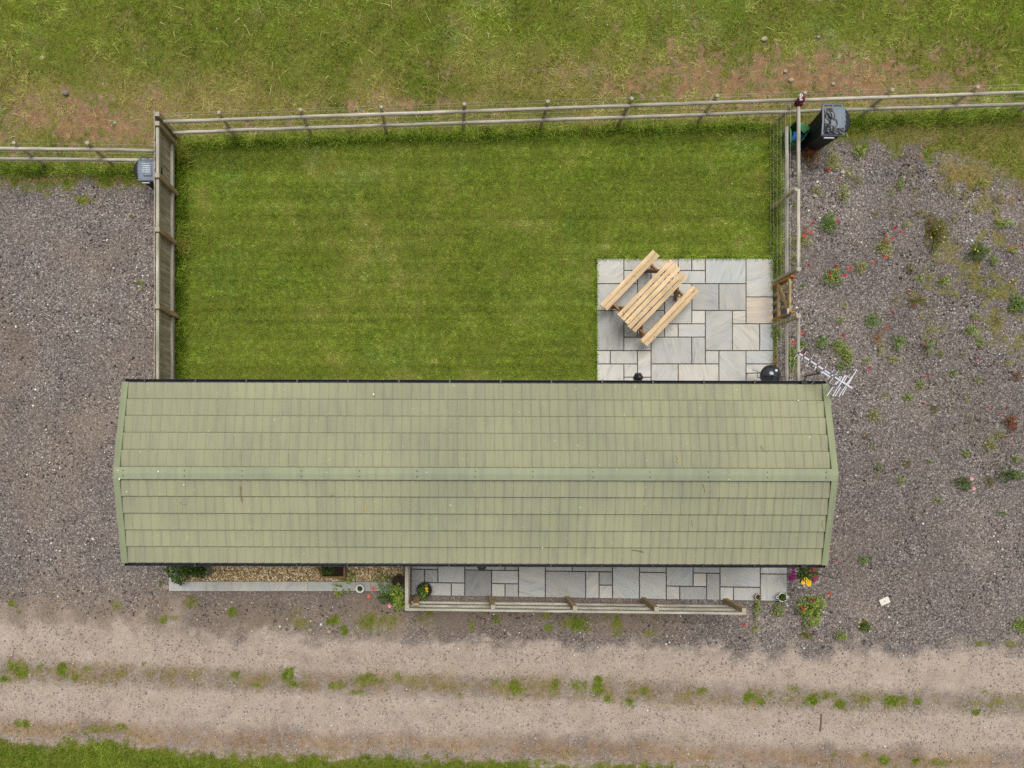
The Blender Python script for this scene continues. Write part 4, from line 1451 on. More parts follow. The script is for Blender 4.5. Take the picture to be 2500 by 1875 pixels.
fheads = [994, 1203.6, 1404, 1603, 1817]
fpx = []
for i, hx in enumerate(fheads):
    x_ = W(hx, 1485, 1.03).x
    fpx.append(x_)
    yy = fy(x_) + .03
    po = MB().box((x_, yy, .49), (.095, .095, 1.08), 0, .005).build('post', M['darkpost'], fr)
    MB().box((x_, yy, 1.031), (.09, .09, .005)).build('post_top', M['postend'], po)
x_ = W(1011, 1485, 1.0).x
MB().box((x_ + .03, fy(x_) + .055, .47), (.14, .05, .98), 0, .005).build('post', M['darkpost'], fr)
for zz in (.97, .63, .28):
    for xa, xb in ((fpx[0], fpx[2]), (fpx[2], fpx[4] + .06)):
        w_ = .05
        MB().bar((xa - (.05 if xa == fpx[0] else -.003), fy(xa) - .044, zz), (xb - .003, fy(xb) - .044, zz), w_, .095, .006).build('rail', M['wood_x'], fr)
for zz in (.975, .63, .28):
    MB().bar((fpx[0] - .01, fy(fpx[0]) + .08, zz), (fpx[0] - .01, CY - WD - .02, zz), .075 if zz > .9 else .05, .09, .006).build('side_rail', M['wood_y'], fr)

# ------------------------------------------------------------------ picnic table
tp = W(1592.5, 722.7, .74)
ang = math.atan2(134.0, 128.5)
pt = thing('picnic_table', (tp.x, tp.y, PZ), ang, 'pale pine picnic table with two attached benches on the patio', 'picnic table')
TL = 1.645
wb = .098
for i in range(5):
    yy = (i - 2) * .113
    dl_ = random.uniform(-.015, .015)
    MB().box((dl_, yy, .70), (TL, wb - random.uniform(0, .012), .034), random.uniform(-.006, .006), .004).build('table_board', M['pine'], pt, local=True)


def bench_off(pxy):
    p = W(pxy[0], pxy[1], .46)
    v = Vector((p.x - tp.x, p.y - tp.y))
    return -v.x * math.sin(ang) + v.y * math.cos(ang), v.x * math.cos(ang) + v.y * math.sin(ang)


for cpx in ((1537.4, 684.4), (1634.9, 771.6)):
    oy, ox = bench_off(cpx)
    for k in (-1, 1):
        MB().box((ox + random.uniform(-.01, .01), oy + k * .053, .425), (TL + .02, wb, .036), random.uniform(-.003, .003), .004).build('bench_board', M['pine'], pt, local=True)
oy1, _ = bench_off((1537.4, 684.4)); oy2, _ = bench_off((1634.9, 771.6))
for sx_ in (-1, 1):
    xx = sx_ * .60
    MB().bar((xx, oy1 + .07, .365), (xx, oy2 - .07, .365), .04, .09, .004).build('bench_bearer', M['pine_dark'], pt, local=True)
    MB().bar((xx, -.27, .645), (xx, .27, .645), .04, .07, .004).build('top_bearer', M['pine_dark'], pt, local=True)
    for sy_ in (-1, 1):
        MB().bar((xx - sx_ * .042, sy_ * .2, .66), (xx - sx_ * .042, sy_ * .47, .0), .04, .09, .004).build('leg', M['pine_dark'], pt, local=True)
    MB().bar((xx - sx_ * .042, 0, .36), (xx - sx_ * .42, 0, .67), .035, .07, .004).build('brace', M['pine_dark'], pt, local=True)

# ------------------------------------------------------------------ bins and bag
def wheelie_bin(px_, py_, z_, rz, lab, bagside):
    p = W(px_, py_, z_)
    t_ = thing('wheelie_bin', (p.x, p.y, 0), rz, lab, 'bin', None)
    t_.scale = (z_ / 1.05,) * 3
    w_, d_ = .47, .56
    b_ = MB()
    for (kx, ky, zz) in ((.36, .40, .05), (.44, .50, .92), (w_, .54, .94), (w_, .54, .99)):
        for (sx_, sy_) in ((-1, -1), (1, -1), (1, 1), (-1, 1)):
            b_.v.append((sx_ * kx / 2, sy_ * ky / 2, zz))
    b_.f = [(3, 2, 1, 0)] + [(r_ * 4 + k, r_ * 4 + (k + 1) % 4, r_ * 4 + 4 + (k + 1) % 4, r_ * 4 + 4 + k) for r_ in range(3) for k in range(4)] + [(12, 13, 14, 15)]
    b_.build('body', M['binblack'], t_, local=True)
    l_ = MB()
    rows = [(-d_ / 2 - .02, 1.0), (-d_ / 2, 1.025), (0, 1.05), (d_ / 2 - .06, 1.04), (d_ / 2 + .02, 1.015)]
    for (yy, zz) in rows:
        l_.v += [(-w_ / 2 - .012, yy, zz - .03), (-w_ / 2 - .01, yy, zz - .004), (-w_ / 2 + .03, yy, zz), (w_ / 2 - .03, yy, zz), (w_ / 2 + .01, yy, zz - .004), (w_ / 2 + .012, yy, zz - .03)]
    for r_ in range(len(rows) - 1):
        for k in range(5):
            a = r_ * 6 + k
            l_.f.append((a, a + 1, a + 7, a + 6))
    l_.f += [(0, 5, 4, 3, 2, 1), tuple(24 + k for k in range(6))]
    lid = l_.build('lid', M['bingrey'], t_, local=True)
    MB().box((.04, -.02, 1.055), (w_ * .5, d_ * .55, .022), 0, .01).build('lid_panel', M['bingrey'], lid, local=True)
    h_ = MB().tube((-w_ / 2 + .03, d_ / 2 + .085, .97), (w_ / 2 - .03, d_ / 2 + .085, .97), .016, None, 8)
    for sx_ in (-1, 0, 1):
        h_.bar((sx_ * (w_ / 2 - .04), d_ / 2 - .02, .965), (sx_ * (w_ / 2 - .04), d_ / 2 + .085, .97), .03, .03, .004)
    h_.build('handle', M['bingrey'], t_, local=True)
    for sx_ in (-1, 1):
        MB().tube((sx_ * .17, d_ / 2 - .03, .1), (sx_ * .225, d_ / 2 - .03, .1), .1, None, 14).build('wheel', M['binblack'], t_, local=True)
    MB().bar((-.16, -d_ / 2 - .045, .95), (.05, -d_ / 2 - .045, .95), .02, .03).build('front_grip', M['print'], t_, local=True)
    # refuse bag film caught under the lid
    rnd = random.Random(5)
    g_ = MB()
    nu, nv = 14, 22
    for i in range(nu):
        for j in range(nv):
            u_, v_ = i / (nu - 1), j / (nv - 1)
            xx = -w_ / 2 + .02 + u_ * (.29 - .2 * abs(v_ - .35)) * 1.0
            yy = -d_ / 2 + .02 + v_ * (d_ - .05)
            zz = 1.058 + .028 * math.sin(u_ * 9 + v_ * 14 + math.sin(v_ * 23)) * math.sin(math.pi * min(1, u_ * 1.2)) + rnd.uniform(-.008, .008)
            g_.v.append((xx, yy, zz + .012))
    g_.f = [(i * nv + j, (i + 1) * nv + j, (i + 1) * nv + j + 1, i * nv + j + 1) for i in range(nu - 1) for j in range(nv - 1)]
    g2 = MB()
    n0 = len(g2.v)
    for i in range(10):
        for j in range(nv):
            u_, v_ = i / 9, j / (nv - 1)
            a = math.pi * u_
            bul = .15 * math.sin(math.pi * v_) ** .6
            xx = w_ / 2 + .0 + bul * math.sin(a) * 1.1 + rnd.uniform(-.006, .006)
            yy = -d_ / 2 + .04 + v_ * (d_ - .06)
            zz = .95 + .09 * math.cos(a) + .012 * math.sin(v_ * 31 + u_ * 7)
            g2.v.append((xx, yy, zz))
    g2.f = [(i * nv + j, (i + 1) * nv + j, (i + 1) * nv + j + 1, i * nv + j + 1) for i in range(9) for j in range(nv - 1)]
    if bagside == 'both':
        g_.build('bag_film', M['binbag'], t_, True, local=True)
        g2.build('bag_bulge', M['binbag'], t_, True, local=True)
        g3 = MB()
        for i in range(nv):
            for j in range(8):
                u_, v_ = i / (nv - 1), j / 7
                xx = -w_ / 2 + .05 + u_ * (w_ - .08)
                yy = -d_ / 2 + .0 + v_ * .13
                g3.v.append((xx, yy, 1.05 + .022 * math.sin(u_ * 19 + v_ * 5) * math.sin(math.pi * v_) + rnd.uniform(-.006, .006)))
        g3.f = [(i * 8 + j, (i + 1) * 8 + j, (i + 1) * 8 + j + 1, i * 8 + j + 1) for i in range(nv - 1) for j in range(7)]
        g3.build('bag_film', M['binbag'], t_, True, local=True)
    else:
        for k in (-1, 1):
            g4 = MB()
            for (vx, vy, vz) in g2.v:
                g4.v.append((k * vx, vy, vz))
            g4.f = g2.f
            g4.build('bag_bulge', M['binbag'], t_, True, local=True)
        # faint white lettering printed on the lid, worn beyond reading
        pr = MB()
        for r_ in range(5):
            xo = -.10
            yy = .15 - r_ * .055
            while xo < .10:
                l2 = rnd.uniform(.008, .022)
                pr.box((xo + l2 / 2, yy, 1.068), (l2, rnd.uniform(.014, .03), .002))
                xo += l2 + rnd.uniform(.004, .009)
        pr.build('lid_print', M['print'], lid, local=True)
    return t_


wheelie_bin(2037, 294, 1.05, R(-1), 'grey-lidded black wheelie bin with bin bag film spilling out, right of the corner post', 'both')
wheelie_bin(357, 414, .82, R(0), 'wheelie bin with printed grey lid half hidden behind the board fence', 'round')

# green woven bag with something blue in it
gb_ = W(1950, 322, .35)
bagt = thing('garden_bag', (gb_.x, gb_.y, 0), 0, 'open green woven garden bag beside the black bin', 'bag')
out_px = [(1926, 312), (1943, 296), (1981, 311), (1962, 340), (1930, 350)]
top_ = [W(a, b_, .45 + random.uniform(-.05, .05)) for a, b_ in out_px]
cen = sum(top_, Vector()) / 5
w_ = MB()
K = 5
nn = 40
ring0, ring1 = [], []
for lev, (zk, sc_) in enumerate(((0, .78), (.2, .92), (.42, 1.0), (1.0, 1.0))):
    for i in range(nn):
        u_ = i / nn * K
        a, b_ = top_[int(u_) % K], top_[(int(u_) + 1) % K]
        p = a.lerp(b_, u_ - int(u_))
        q = cen.lerp(p, sc_ * (1 + .05 * math.sin(i * 2.3 + lev)))
        w_.v.append((q.x, q.y, (p.z if zk == 1.0 else p.z * zk) + .012 * math.sin(i * 1.9 + lev * 2)))
for lev in range(3):
    for i in range(nn):
        a = lev * nn + i; b_ = lev * nn + (i + 1) % nn
        w_.f.append((a, b_, b_ + nn, a + nn))
w_.f.append(tuple(reversed(range(nn))))
w_.build('woven_side', M['tarp_green'], bagt, True)
fl = MB()   # folded-in flaps
p0, p1, p2 = top_[1], top_[2], cen.lerp(top_[2], .35)
fl.v = [tuple(p0 + Vector((0, 0, .01))), tuple(p1 + Vector((0, 0, .0))), tuple(cen.lerp(p1, .55) + Vector((0, -.06, -.06))), tuple(cen.lerp(p0, .5) + Vector((.02, .02, -.02))), tuple(p0.lerp(p1, .5) + Vector((0, .0, .03)))]
fl.f = [(0, 4, 3), (4, 2, 3), (4, 1, 2)]
fl.build('folded_flap', M['tarp_green'], bagt)
fl = MB()
p0, p1 = top_[0], top_[4]
fl.v = [tuple(p0 + Vector((0, 0, .01))), tuple(p1 + Vector((0, 0, .01))), tuple(cen.lerp(p1, .62) + Vector((0, 0, -.06))), tuple(cen.lerp(p0, .6) + Vector((0, 0, -.04)))]
fl.f = [(0, 3, 2, 1)]
fl.build('folded_flap', M['tarp_green'], bagt)
sk = MB()
sk.v = [tuple(W(1938, 321, .3)), tuple(W(1953, 322, .33)), tuple(W(1962, 331, .27)), tuple(W(1948, 343, .3)), tuple(W(1932, 344, .34)), tuple(W(1944, 333, .38))]
sk.f = [(0, 5, 1), (1, 5, 2), (2, 5, 3), (3, 5, 4), (4, 5, 0)]
c0 = sum((Vector(v) for v in sk.v), Vector()) / 6
tag(sk.single('blue_sack', M['blue'], (c0.x, c0.y, .3), 'crumpled bright blue plastic sack inside the green bag', 'sack'), None)

# knitted owl on the corner post
op = W(1957, 243, 1.1)
ow = thing('owl_ornament', (op.x, op.y, .86), 0, 'maroon owl ornament with white ringed eyes on the corner post', 'ornament')
MB().blob((op.x, op.y, 1.02), (.075, .085, .17), 3, .04, 4).build('body', M['maroon'], ow, True)
for k in (-1, 1):
    ex, ey = op.x - .035, op.y + .02 + k * .036
    MB().lathe((ex, ey, 1.155), [(.034, -.02), (.036, .004), (.028, .016)], 14, True).build('eye_ring', M['eye_white'], ow)
    MB().lathe((ex - .003, ey, 1.172), [(.016, -.004), (.014, .004)], 10, True).build('pupil', M['eye_black'], ow)
    MB().blob((op.x + .01, op.y + k * .08, 1.0), (.05, .03, .12), 2, .08, 6 + k).build('wing', M['maroon'], ow, True)
MB().blob((op.x - .06, op.y + .02, 1.13), (.022, .014, .02), 1).build('beak', M['leaf'], ow, True)

# ------------------------------------------------------------------ barbecue
bp = W(1885, 915, .82)
bq = thing('kettle_barbecue', (bp.x, bp.y, PZ), 0, 'black kettle barbecue on the patio corner half under the gutter', 'barbecue')
ox_, oy_ = bp.x, bp.y
MB().lathe((ox_, oy_, .52), [(.06, 0), (.14, .05), (.19, .13), (.205, .2), (.215, .205), (.215, .22)], 28, False).build('bowl', M['enamel_ring'], bq, True)
MB().lathe((ox_, oy_, .742), [(.222, 0), (.22, .02), (.20, .045), (.165, .095), (.11, .135), (.05, .155), (.001, .16)], 32).build('lid', M['enamel'], bq, True)
MB().lathe((ox_ + .06, oy_ + .085, .875), [(.03, 0), (.028, .012)], 12, True).build('vent', M['alu'], bq)
MB().bar((ox_ - .045, oy_ - .03, .95), (ox_ + .02, oy_ - .03, .95), .025, .02, .004).bar((ox_ - .04, oy_ - .03, .90), (ox_ - .04, oy_ - .03, .95), .015, .015).bar((ox_ + .015, oy_ - .03, .9), (ox_ + .015, oy_ - .03, .95), .015, .015).build('lid_handle', M['lantern'], bq)
for k in range(3):
    a = k * 2.094 + .5
    MB().tube((ox_ + .13 * math.cos(a), oy_ + .13 * math.sin(a), .6), (ox_ + .24 * math.cos(a), oy_ + .24 * math.sin(a), PZ), .012, None, 6).build('leg', M['darkmetal'], bq)
hx_ = ox_ - .215
MB().path([(hx_, oy_ + .05, .72), (hx_ - .055, oy_ + .05, .72), (hx_ - .055, oy_ - .05, .72), (hx_, oy_ - .05, .72)], .009, 6).build('side_handle', M['darkmetal'], bq)
MB().tube((hx_ - .01, oy_ + .06, .74), (hx_ - .165, oy_ + .11, .76), .006, None, 6).blob((hx_ - .165, oy_ + .11, .76), (.014, .014, .01), 1).build('hanging_tool', M['darkmetal'], bq)

# ------------------------------------------------------------------ tv aerial on a bracket at the cabin corner
AZ = 2.72
def AW(cx_, cy_, z_=AZ):   # pixel of the enlarged view -> world
    return W(1820 + cx_ * .13562, 840 + cy_ * .13559, z_)


aer_b = AW(1420, 480)
ae = thing('tv_aerial', (aer_b.x, aer_b.y, 2.2), 0, 'silver many-pronged television aerial sticking out past the cabin corner', 'aerial')
q0, q1 = AW(950, 165), AW(1915, 800)
MB().bar(q0, q1, .034, .03, .003).build('boom', M['alu'], ae)
bd = (q1 - q0).normalized()
for (t_, a_px, b_px) in ((.0, (855, 265), (1025, 70)), (.09, (1010, 310), (1115, 135)), (.21, (1110, 390), (1235, 190)), (.35, (1240, 480), (1370, 295)), (.47, (1370, 530), (1480, 360)), (.60, (1490, 620), (1590, 450)), (.66, (1540, 700), (1700, 490))):
    c_ = q0.lerp(q1, t_)
    dv = (AW(*b_px) - AW(*a_px))
    L = dv.length * .5
    dv.normalize()
    MB().tube(c_ - dv * L + Vector((0, 0, .02)), c_ + dv * L + Vector((0, 0, .02)), .004, None, 5).build('element', M['alu'], ae)
    MB().box(c_ + Vector((0, 0, .012)), (.03, .045, .045), -.6, .008).build('insulator', M['darkmetal'], ae)
for (a_px, b_px, dz_) in (((1480, 935), (1720, 575), -.03), ((1570, 940), (1790, 560), 0), ((1625, 940), (1855, 570), -.03), ((1680, 945), (1920, 580), 0), ((1750, 920), (2015, 455), -.02), ((1610, 735), (1720, 590), .03), ((1640, 800), (1795, 565), .03)):
    MB().tube(AW(*a_px) + Vector((0, 0, dz_)), AW(*b_px) + Vector((0, 0, dz_)), .0065, None, 5).build('reflector_rod', M['alu'], ae)
MB().bar(AW(1560, 745) - Vector((0, 0, .02)), AW(1840, 745) - Vector((0, 0, .02)), .03, .02).build('reflector_bar', M['darkmetal'], ae)
cb_ = AW(1450, 540)
MB().box(cb_ - Vector((0, 0, .03)), (.20, .05, .06), -.58, .01).build('balun_box', M['alu'], ae)
mast_top = q0.lerp(q1, .52)
wallp = Vector((CX + WL - .05, CY + WD + .02, 1.9))
MB().tube(mast_top - Vector((0, 0, .01)), (mast_top.x, mast_top.y, 1.95), .018, None, 8).tube((mast_top.x, mast_top.y, 2.0), wallp, .018, None, 8).build('mast', M['darkmetal'], ae)
MB().path([tuple(mast_top), tuple(mast_top + Vector((-.05, -.08, -.15))), tuple(mast_top + Vector((-.02, -.15, -.4))), tuple(wallp)], .006, 5).build('cable', M['alu'], ae)


# ------------------------------------------------------------------ plants
def leafmesh(name, n_, rad, height, leaf, stops, seed, dome=True, aspect=(1, 1), wide=.45, upright=.5):
    """a rounded mass of small folded leaves around (0,0)"""
    rg_ = np.random.default_rng(seed)
    r_ = np.sqrt(rg_.random(n_)) * rad
    a = rg_.uniform(0, 6.283, n_)
    lob = 1 + .25 * np.sin(a * 3 + seed) + .15 * np.sin(a * 5 + seed * 2)
    x_ = r_ * np.cos(a) * lob * aspect[0]; y_ = r_ * np.sin(a) * lob * aspect[1]
    top = height * np.sqrt(np.maximum(1 - (r_ / rad) ** 2, .03)) if dome else np.full(n_, height)
    z_ = top * rg_.uniform(.35, 1.0, n_)
    az_ = a + rg_.normal(0, .9, n_)
    pit_ = rg_.normal(upright, .35, n_)
    L = leaf * rg_.uniform(.6, 1.4, n_)
    Wd = L * wide
    dx, dy, dz = np.cos(az_) * np.cos(pit_), np.sin(az_) * np.cos(pit_), np.sin(pit_)
    sx_, sy_ = -np.sin(az_), np.cos(az_)
    P0 = np.stack([x_, y_, z_], 1)
    D = np.stack([dx, dy, dz], 1) * L[:, None]
    Sd = np.stack([sx_, sy_, np.zeros(n_)], 1) * (Wd / 2)[:, None]
    upv = np.array([0, 0, .12])[None] * L[:, None]
    co = np.stack([P0, P0 + D * .45 + Sd + upv, P0 + D, P0 + D * .45 - Sd + upv], 1).reshape(-1, 3)
    b_ = np.arange(n_) * 4
    f = np.concatenate([np.stack([b_, b_ + 1, b_ + 2], 1), np.stack([b_, b_ + 2, b_ + 3], 1)])
    tt = np.clip(.5 + rg_.normal(0, .25, n_), 0, 1)
    col_ = pal(tt, stops)
    cc = np.repeat(np.concatenate([col_, np.ones((n_, 1))], 1), 4, 0)
    # thin stems fanning out from the root
    ns = np.arange(0, n_, 2)
    k_ = len(ns)
    root = np.zeros((k_, 3)); root[:, 0] = x_[ns] * .12; root[:, 1] = y_[ns] * .12
    sw = np.stack([-np.sin(a[ns]), np.cos(a[ns]), np.zeros(k_)], 1) * .0028
    sco = np.stack([root - sw, root + sw, P0[ns] + D[ns] * .3], 1).reshape(-1, 3)
    sb_i = len(co) + np.arange(k_) * 3
    co = np.concatenate([co, sco])
    f = np.concatenate([f, np.stack([sb_i, sb_i + 1, sb_i + 2], 1)])
    cc = np.concatenate([cc, np.repeat(np.concatenate([pal(np.full(k_, .35), stops), np.ones((k_, 1))], 1), 3, 0)])
    return raw_mesh(name, co, f, 3, (('Col', cc),))


WG = {
    'green': [(0, (58, 84, 24)), (.5, (96, 130, 40)), (1, (146, 176, 78))],
    'yellow': [(0, (104, 110, 40)), (.5, (150, 156, 66)), (1, (196, 196, 104))],
    'lime': [(0, (84, 104, 26)), (.5, (124, 146, 46)), (1, (168, 184, 84))],
    'olive': [(0, (74, 74, 20)), (.5, (106, 104, 32)), (1, (140, 134, 54))],
    'orange': [(0, (120, 80, 40)), (.5, (168, 120, 66)), (1, (200, 160, 96))],
    'dark': [(0, (42, 62, 16)), (.5, (70, 94, 28)), (1, (106, 130, 50))],
    'dry': [(0, (108, 98, 56)), (.5, (146, 136, 82)), (1, (180, 168, 116))],
    'grey': [(0, (96, 112, 88)), (.5, (128, 146, 122)), (1, (164, 180, 156))],
    'red': [(0, (84, 44, 26)), (.5, (122, 70, 40)), (1, (150, 104, 60))],
}


def plant(name, px_, py_, rx, ry, h_, kind_, label, cat, group=None, dens=1.0, leaf=.07, seed=None, z0=-.01, wide=.45, parent=None, up=.35):
    seed = int(px_ * 7 + py_ * 13) if seed is None else seed
    p = W(px_, py_, z0 + h_ * .5)
    rad = rx / SC
    n_ = max(14, int(rad * (ry / SC) * 3.14 * 3200 * dens * (.05 / leaf) ** 1.3))
    me = leafmesh(name, n_, rad, h_, leaf, WG[kind_], seed, aspect=(1, ry / rx), wide=wide, upright=up)
    o_ = add(name, me, M['foliage'], parent)
    if parent is None:
        o_.location = (p.x, p.y, z0)
        tag(o_, label, cat, group)
    else:
        o_.location = (p.x - parent.location[0], p.y - parent.location[1], z0 - parent.location[2])
    return o_


# weeds in the right-hand yard: x, y, rx, ry, kind
WEEDS = [
    (1980, 376, 26, 26, 'orange'), (2036, 392, 19, 24, 'yellow'), (2099, 370, 14, 13, 'lime'), (2074, 422, 13, 13, 'yellow'), (2092, 440, 15, 14, 'dry'), (2063, 471, 13, 24, 'yellow'), (1993, 465, 13, 10, 'yellow'),
    (2199, 450, 7, 17, 'lime'), (2025, 545, 17, 22, 'green'), (1952, 588, 27, 17, 'yellow'), (2165, 603, 15, 24, 'yellow'), (2290, 565, 24, 36, 'olive'), (2284, 617, 8, 18, 'yellow'),
    (2034, 676, 19, 20, 'lime'), (2104, 651, 14, 15, 'yellow'), (2306, 686, 12, 11, 'lime'), (2243, 680, 10, 8, 'lime'), (2452, 544, 20, 8, 'lime'), (2385, 616, 22, 18, 'dark'), (2427, 636, 12, 9, 'lime'), (2408, 610, 12, 8, 'green'),
    (2328, 465, 13, 13, 'dry'), (2150, 600, 22, 6, 'yellow'), (2132, 783, 16, 14, 'green'), (2006, 837, 14, 13, 'green'), (2047, 844, 16, 11, 'lime'), (2063, 859, 13, 12, 'lime'), (2070, 876, 12, 15, 'lime'), (2054, 895, 11, 9, 'green'),
    (2115, 879, 10, 9, 'yellow'), (2145, 827, 11, 16, 'orange'), (2150, 850, 9, 16, 'yellow'), (2184, 877, 18, 8, 'yellow'), (2162, 965, 9, 9, 'yellow'), (2052, 781, 9, 6, 'lime'), (2063, 744, 8, 8, 'yellow'), (1897, 816, 13, 12, 'lime'),
    (1935, 876, 11, 34, 'lime'), (1958, 842, 12, 9, 'green'), (2195, 836, 11, 17, 'green'), (2267, 845, 8, 17, 'green'), (2372, 810, 16, 10, 'lime'), (2394, 834, 10, 9, 'lime'), (2240, 735, 18, 10, 'olive'), (2186, 729, 10, 6, 'yellow'),
    (2300, 863, 8, 13, 'yellow'), (2325, 908, 9, 6, 'green'), (2247, 940, 7, 13, 'lime'), (2218, 971, 11, 10, 'lime'), (2135, 1014, 16, 14, 'yellow'), (2131, 1090, 6, 5, 'lime'), (2112, 1063, 6, 6, 'olive'), (2281, 997, 9, 9, 'olive'),
    (2357, 1109, 9, 7, 'lime'), (2216, 1131, 8, 8, 'olive'), (2269, 1127, 7, 6, 'green'), (2146, 1141, 8, 8, 'green'), (2140, 1165, 6, 6, 'yellow'), (2200, 1174, 8, 9, 'lime'), (2354, 1179, 20, 13, 'dark'), (2466, 1159, 28, 14, 'dark'),
    (2418, 1086, 15, 16, 'yellow'), (2418, 1177, 10, 10, 'olive'), (2290, 1223, 7, 7, 'lime'), (2446, 1253, 8, 6, 'green'), (2490, 743, 22, 18, 'green'), (2440, 776, 15, 12, 'dry'), (2412, 711, 22, 8, 'yellow'), (2383, 774, 9, 8, 'lime'),
    (2462, 884, 12, 8, 'yellow'), (2484, 919, 10, 8, 'red'), (2390, 928, 9, 9, 'yellow'), (2109, 1366, 11, 9, 'green'), (1968, 1549, 14, 12, 'olive'), (2053, 1552, 14, 10, 'lime'), (2492, 1527, 18, 17, 'lime'),
    (1845, 1534, 11, 11, 'yellow'), (1901, 1489, 12, 14, 'lime'), (1848, 1484, 7, 22, 'lime'), (2470, 1030, 14, 18, 'red'), (2440, 1062, 14, 8, 'yellow'), (2480, 1120, 14, 6, 'lime'), (2360, 975, 8, 7, 'yellow'), (2350, 865, 7, 7, 'dry'),
    (2270, 680, 8, 7, 'yellow'), (2222, 655, 9, 9, 'olive'), (2175, 470, 7, 7, 'lime'), (2140, 520, 10, 8, 'dry'), (2215, 545, 10, 10, 'yellow'), (2250, 520, 12, 10, 'dry'), (2330, 535, 9, 8, 'yellow'), (2385, 510, 11, 10, 'yellow'), (2435, 515, 9, 8, 'yellow'), (2320, 440, 12, 11, 'dry'), (2290, 450, 10, 9, 'dry'), (2355, 470, 11, 10, 'dry'), (2300, 420, 13, 10, 'dry'), (2400, 445, 14, 12, 'yellow'), (2440, 480, 15, 12, 'dry'), (2470, 610, 20, 5, 'yellow'), (2330, 720, 14, 9, 'yellow'), (2370, 690, 12, 8, 'dry'),
    (2475, 688, 11, 9, 'dry'), (1958, 700, 6, 6, 'green'), (1905, 700, 6, 8, 'green'), (1945, 500, 8, 8, 'lime'), (1942, 630, 12, 14, 'yellow'), (2014, 480, 7, 6, 'yellow'), (1960, 520, 7, 7, 'dry'),
]
KTXT = {'orange': 'withered orange weed', 'yellow': 'wispy yellow-green weed', 'lime': 'bright lime green weed', 'green': 'leafy green weed', 'olive': 'olive green weed', 'dark': 'dark green low weed', 'dry': 'dry straw coloured weed', 'red': 'reddish brown weed'}


def zone(px_, py_):
    if px_ < 1965 and py_ < 920: return 'hard against the side fence'
    if py_ < 500 and px_ < 2120: return 'below the black bin'
    if py_ < 560: return 'in the upper right of the gravel yard' if px_ > 2200 else 'in the upper middle of the gravel yard'
    if py_ < 720: return 'level with the gate on the far right' if px_ > 2250 else 'level with the gate in the gravel yard'
    if py_ < 1000: return 'near the right edge beyond the aerial' if px_ > 2300 else ('just right of the aerial' if px_ > 2090 else 'above the aerial')
    if py_ < 1300: return 'at the right edge beside the roof ridge' if px_ > 2330 else 'between the cabin gable and the yard middle'
    return 'near the bottom right corner of the yard' if px_ > 2030 else 'below the front paving corner'


seen = {}
for (x_, y_, rx, ry, kd) in WEEDS:
    zt = zone(x_, y_)
    lab = KTXT[kd] + ' ' + zt
    big = rx * ry
    lf = .042 if big < 140 else .055
    if kd in ('orange', 'yellow', 'dry'): lf *= .85
    o = plant('weed', x_, y_, rx * 1.05, ry * 1.05, min(.26, .05 + max(rx, ry) / SC * .6), kd, lab, 'weed', None, .4 if kd in ('yellow', 'dry', 'orange') else .6, lf, wide=.26 if kd in ('yellow', 'dry', 'orange') else .36)
    seen.setdefault(lab, []).append(o)
for lab, obs in seen.items():
    obs.sort(key=lambda q: (-q.location.y, q.location.x))
    for i, o in enumerate(obs):
        o['group'] = 'weeds in the gravel yard'
        if len(obs) > 1:
            o['label'] = lab + (', topmost' if i == 0 else ', lowest' if i == len(obs) - 1 else ', %s from the top' % ['', 'second', 'third', 'fourth', 'fifth', 'sixth', 'seventh', 'eighth', 'ninth', 'tenth', 'eleventh', 'twelfth'][min(i, 11)])

# bigger single plants
plant('leafy_plant', 1982, 1490, 29, 36, .28, 'lime', 'large leafy green plant with red flowers below the cabin corner', 'plant', None, .6, .06)
plant('leafy_plant', 945, 1425, 34, 26, .3, 'green', 'feathery mid green plant sprawling over the bed edging', 'plant', None, .55, .045, wide=.3)
plant('leafy_plant', 973, 1448, 18, 36, .42, 'lime', 'bright green leafy plant growing against the front fence return', 'plant', None, 1.2, .075)
plant('leafy_plant', 940, 1440, 14, 6, .30, 'grey', 'small silver-grey leaved plant in the middle of the sprawling greenery', 'plant', None, 1.0, .05)
plant('leafy_plant', 850, 1409, 16, 14, .16, 'lime', 'star-shaped bright green plant beside the square wooden planter', 'plant', None, .8, .10, wide=.35)
plant('leafy_plant', 832, 1437, 15, 14, .16, 'lime', 'star-shaped bright green plant lapping over the grey edging', 'plant', None, .8, .10, wide=.35)
plant('leafy_plant', 945, 1458, 20, 14, .18, 'dark', 'low dark green plant beneath the sprawling greenery', 'plant', None, .9, .05)

# yellow-flowered dark clump
p = W(2112, 1529, .05)
yt_ = thing('yellow_flower_clump', (p.x, p.y, -.01), 0, 'dark grassy clump ringed by small yellow flowers on the lower yard', 'plant')
plant('leaves', 2112, 1529, 11, 10, .1, 'dark', None, None, None, 1.4, .05, parent=yt_)


def flower(name, x_, y_, z_, r_, color, parent, seed=0, petals=5, mat=None):
    rd = random.Random(seed)
    mb = MB()
    for k in range(petals):
        a = k * 6.283 / petals + rd.uniform(-.2, .2)
        w_ = 6.283 / petals * .62
        rr = r_ * rd.uniform(.85, 1.15)
        n0 = len(mb.v)
        for (ra_, aa, zz) in ((.1, 0, 0), (.65, -w_, .22), (1.0, -w_ * .55, .42), (1.06, 0, .36), (1.0, w_ * .55, .42), (.65, w_, .22)):
            mb.v.append((x_ + rr * ra_ * math.cos(a + aa), y_ + rr * ra_ * math.sin(a + aa), z_ + rr * zz * rd.uniform(.6, 1.2)))
        mb.f.append(tuple(n0 + i for i in range(6)))
    return mb.build(name, mat or M['petal'], parent, False, color)


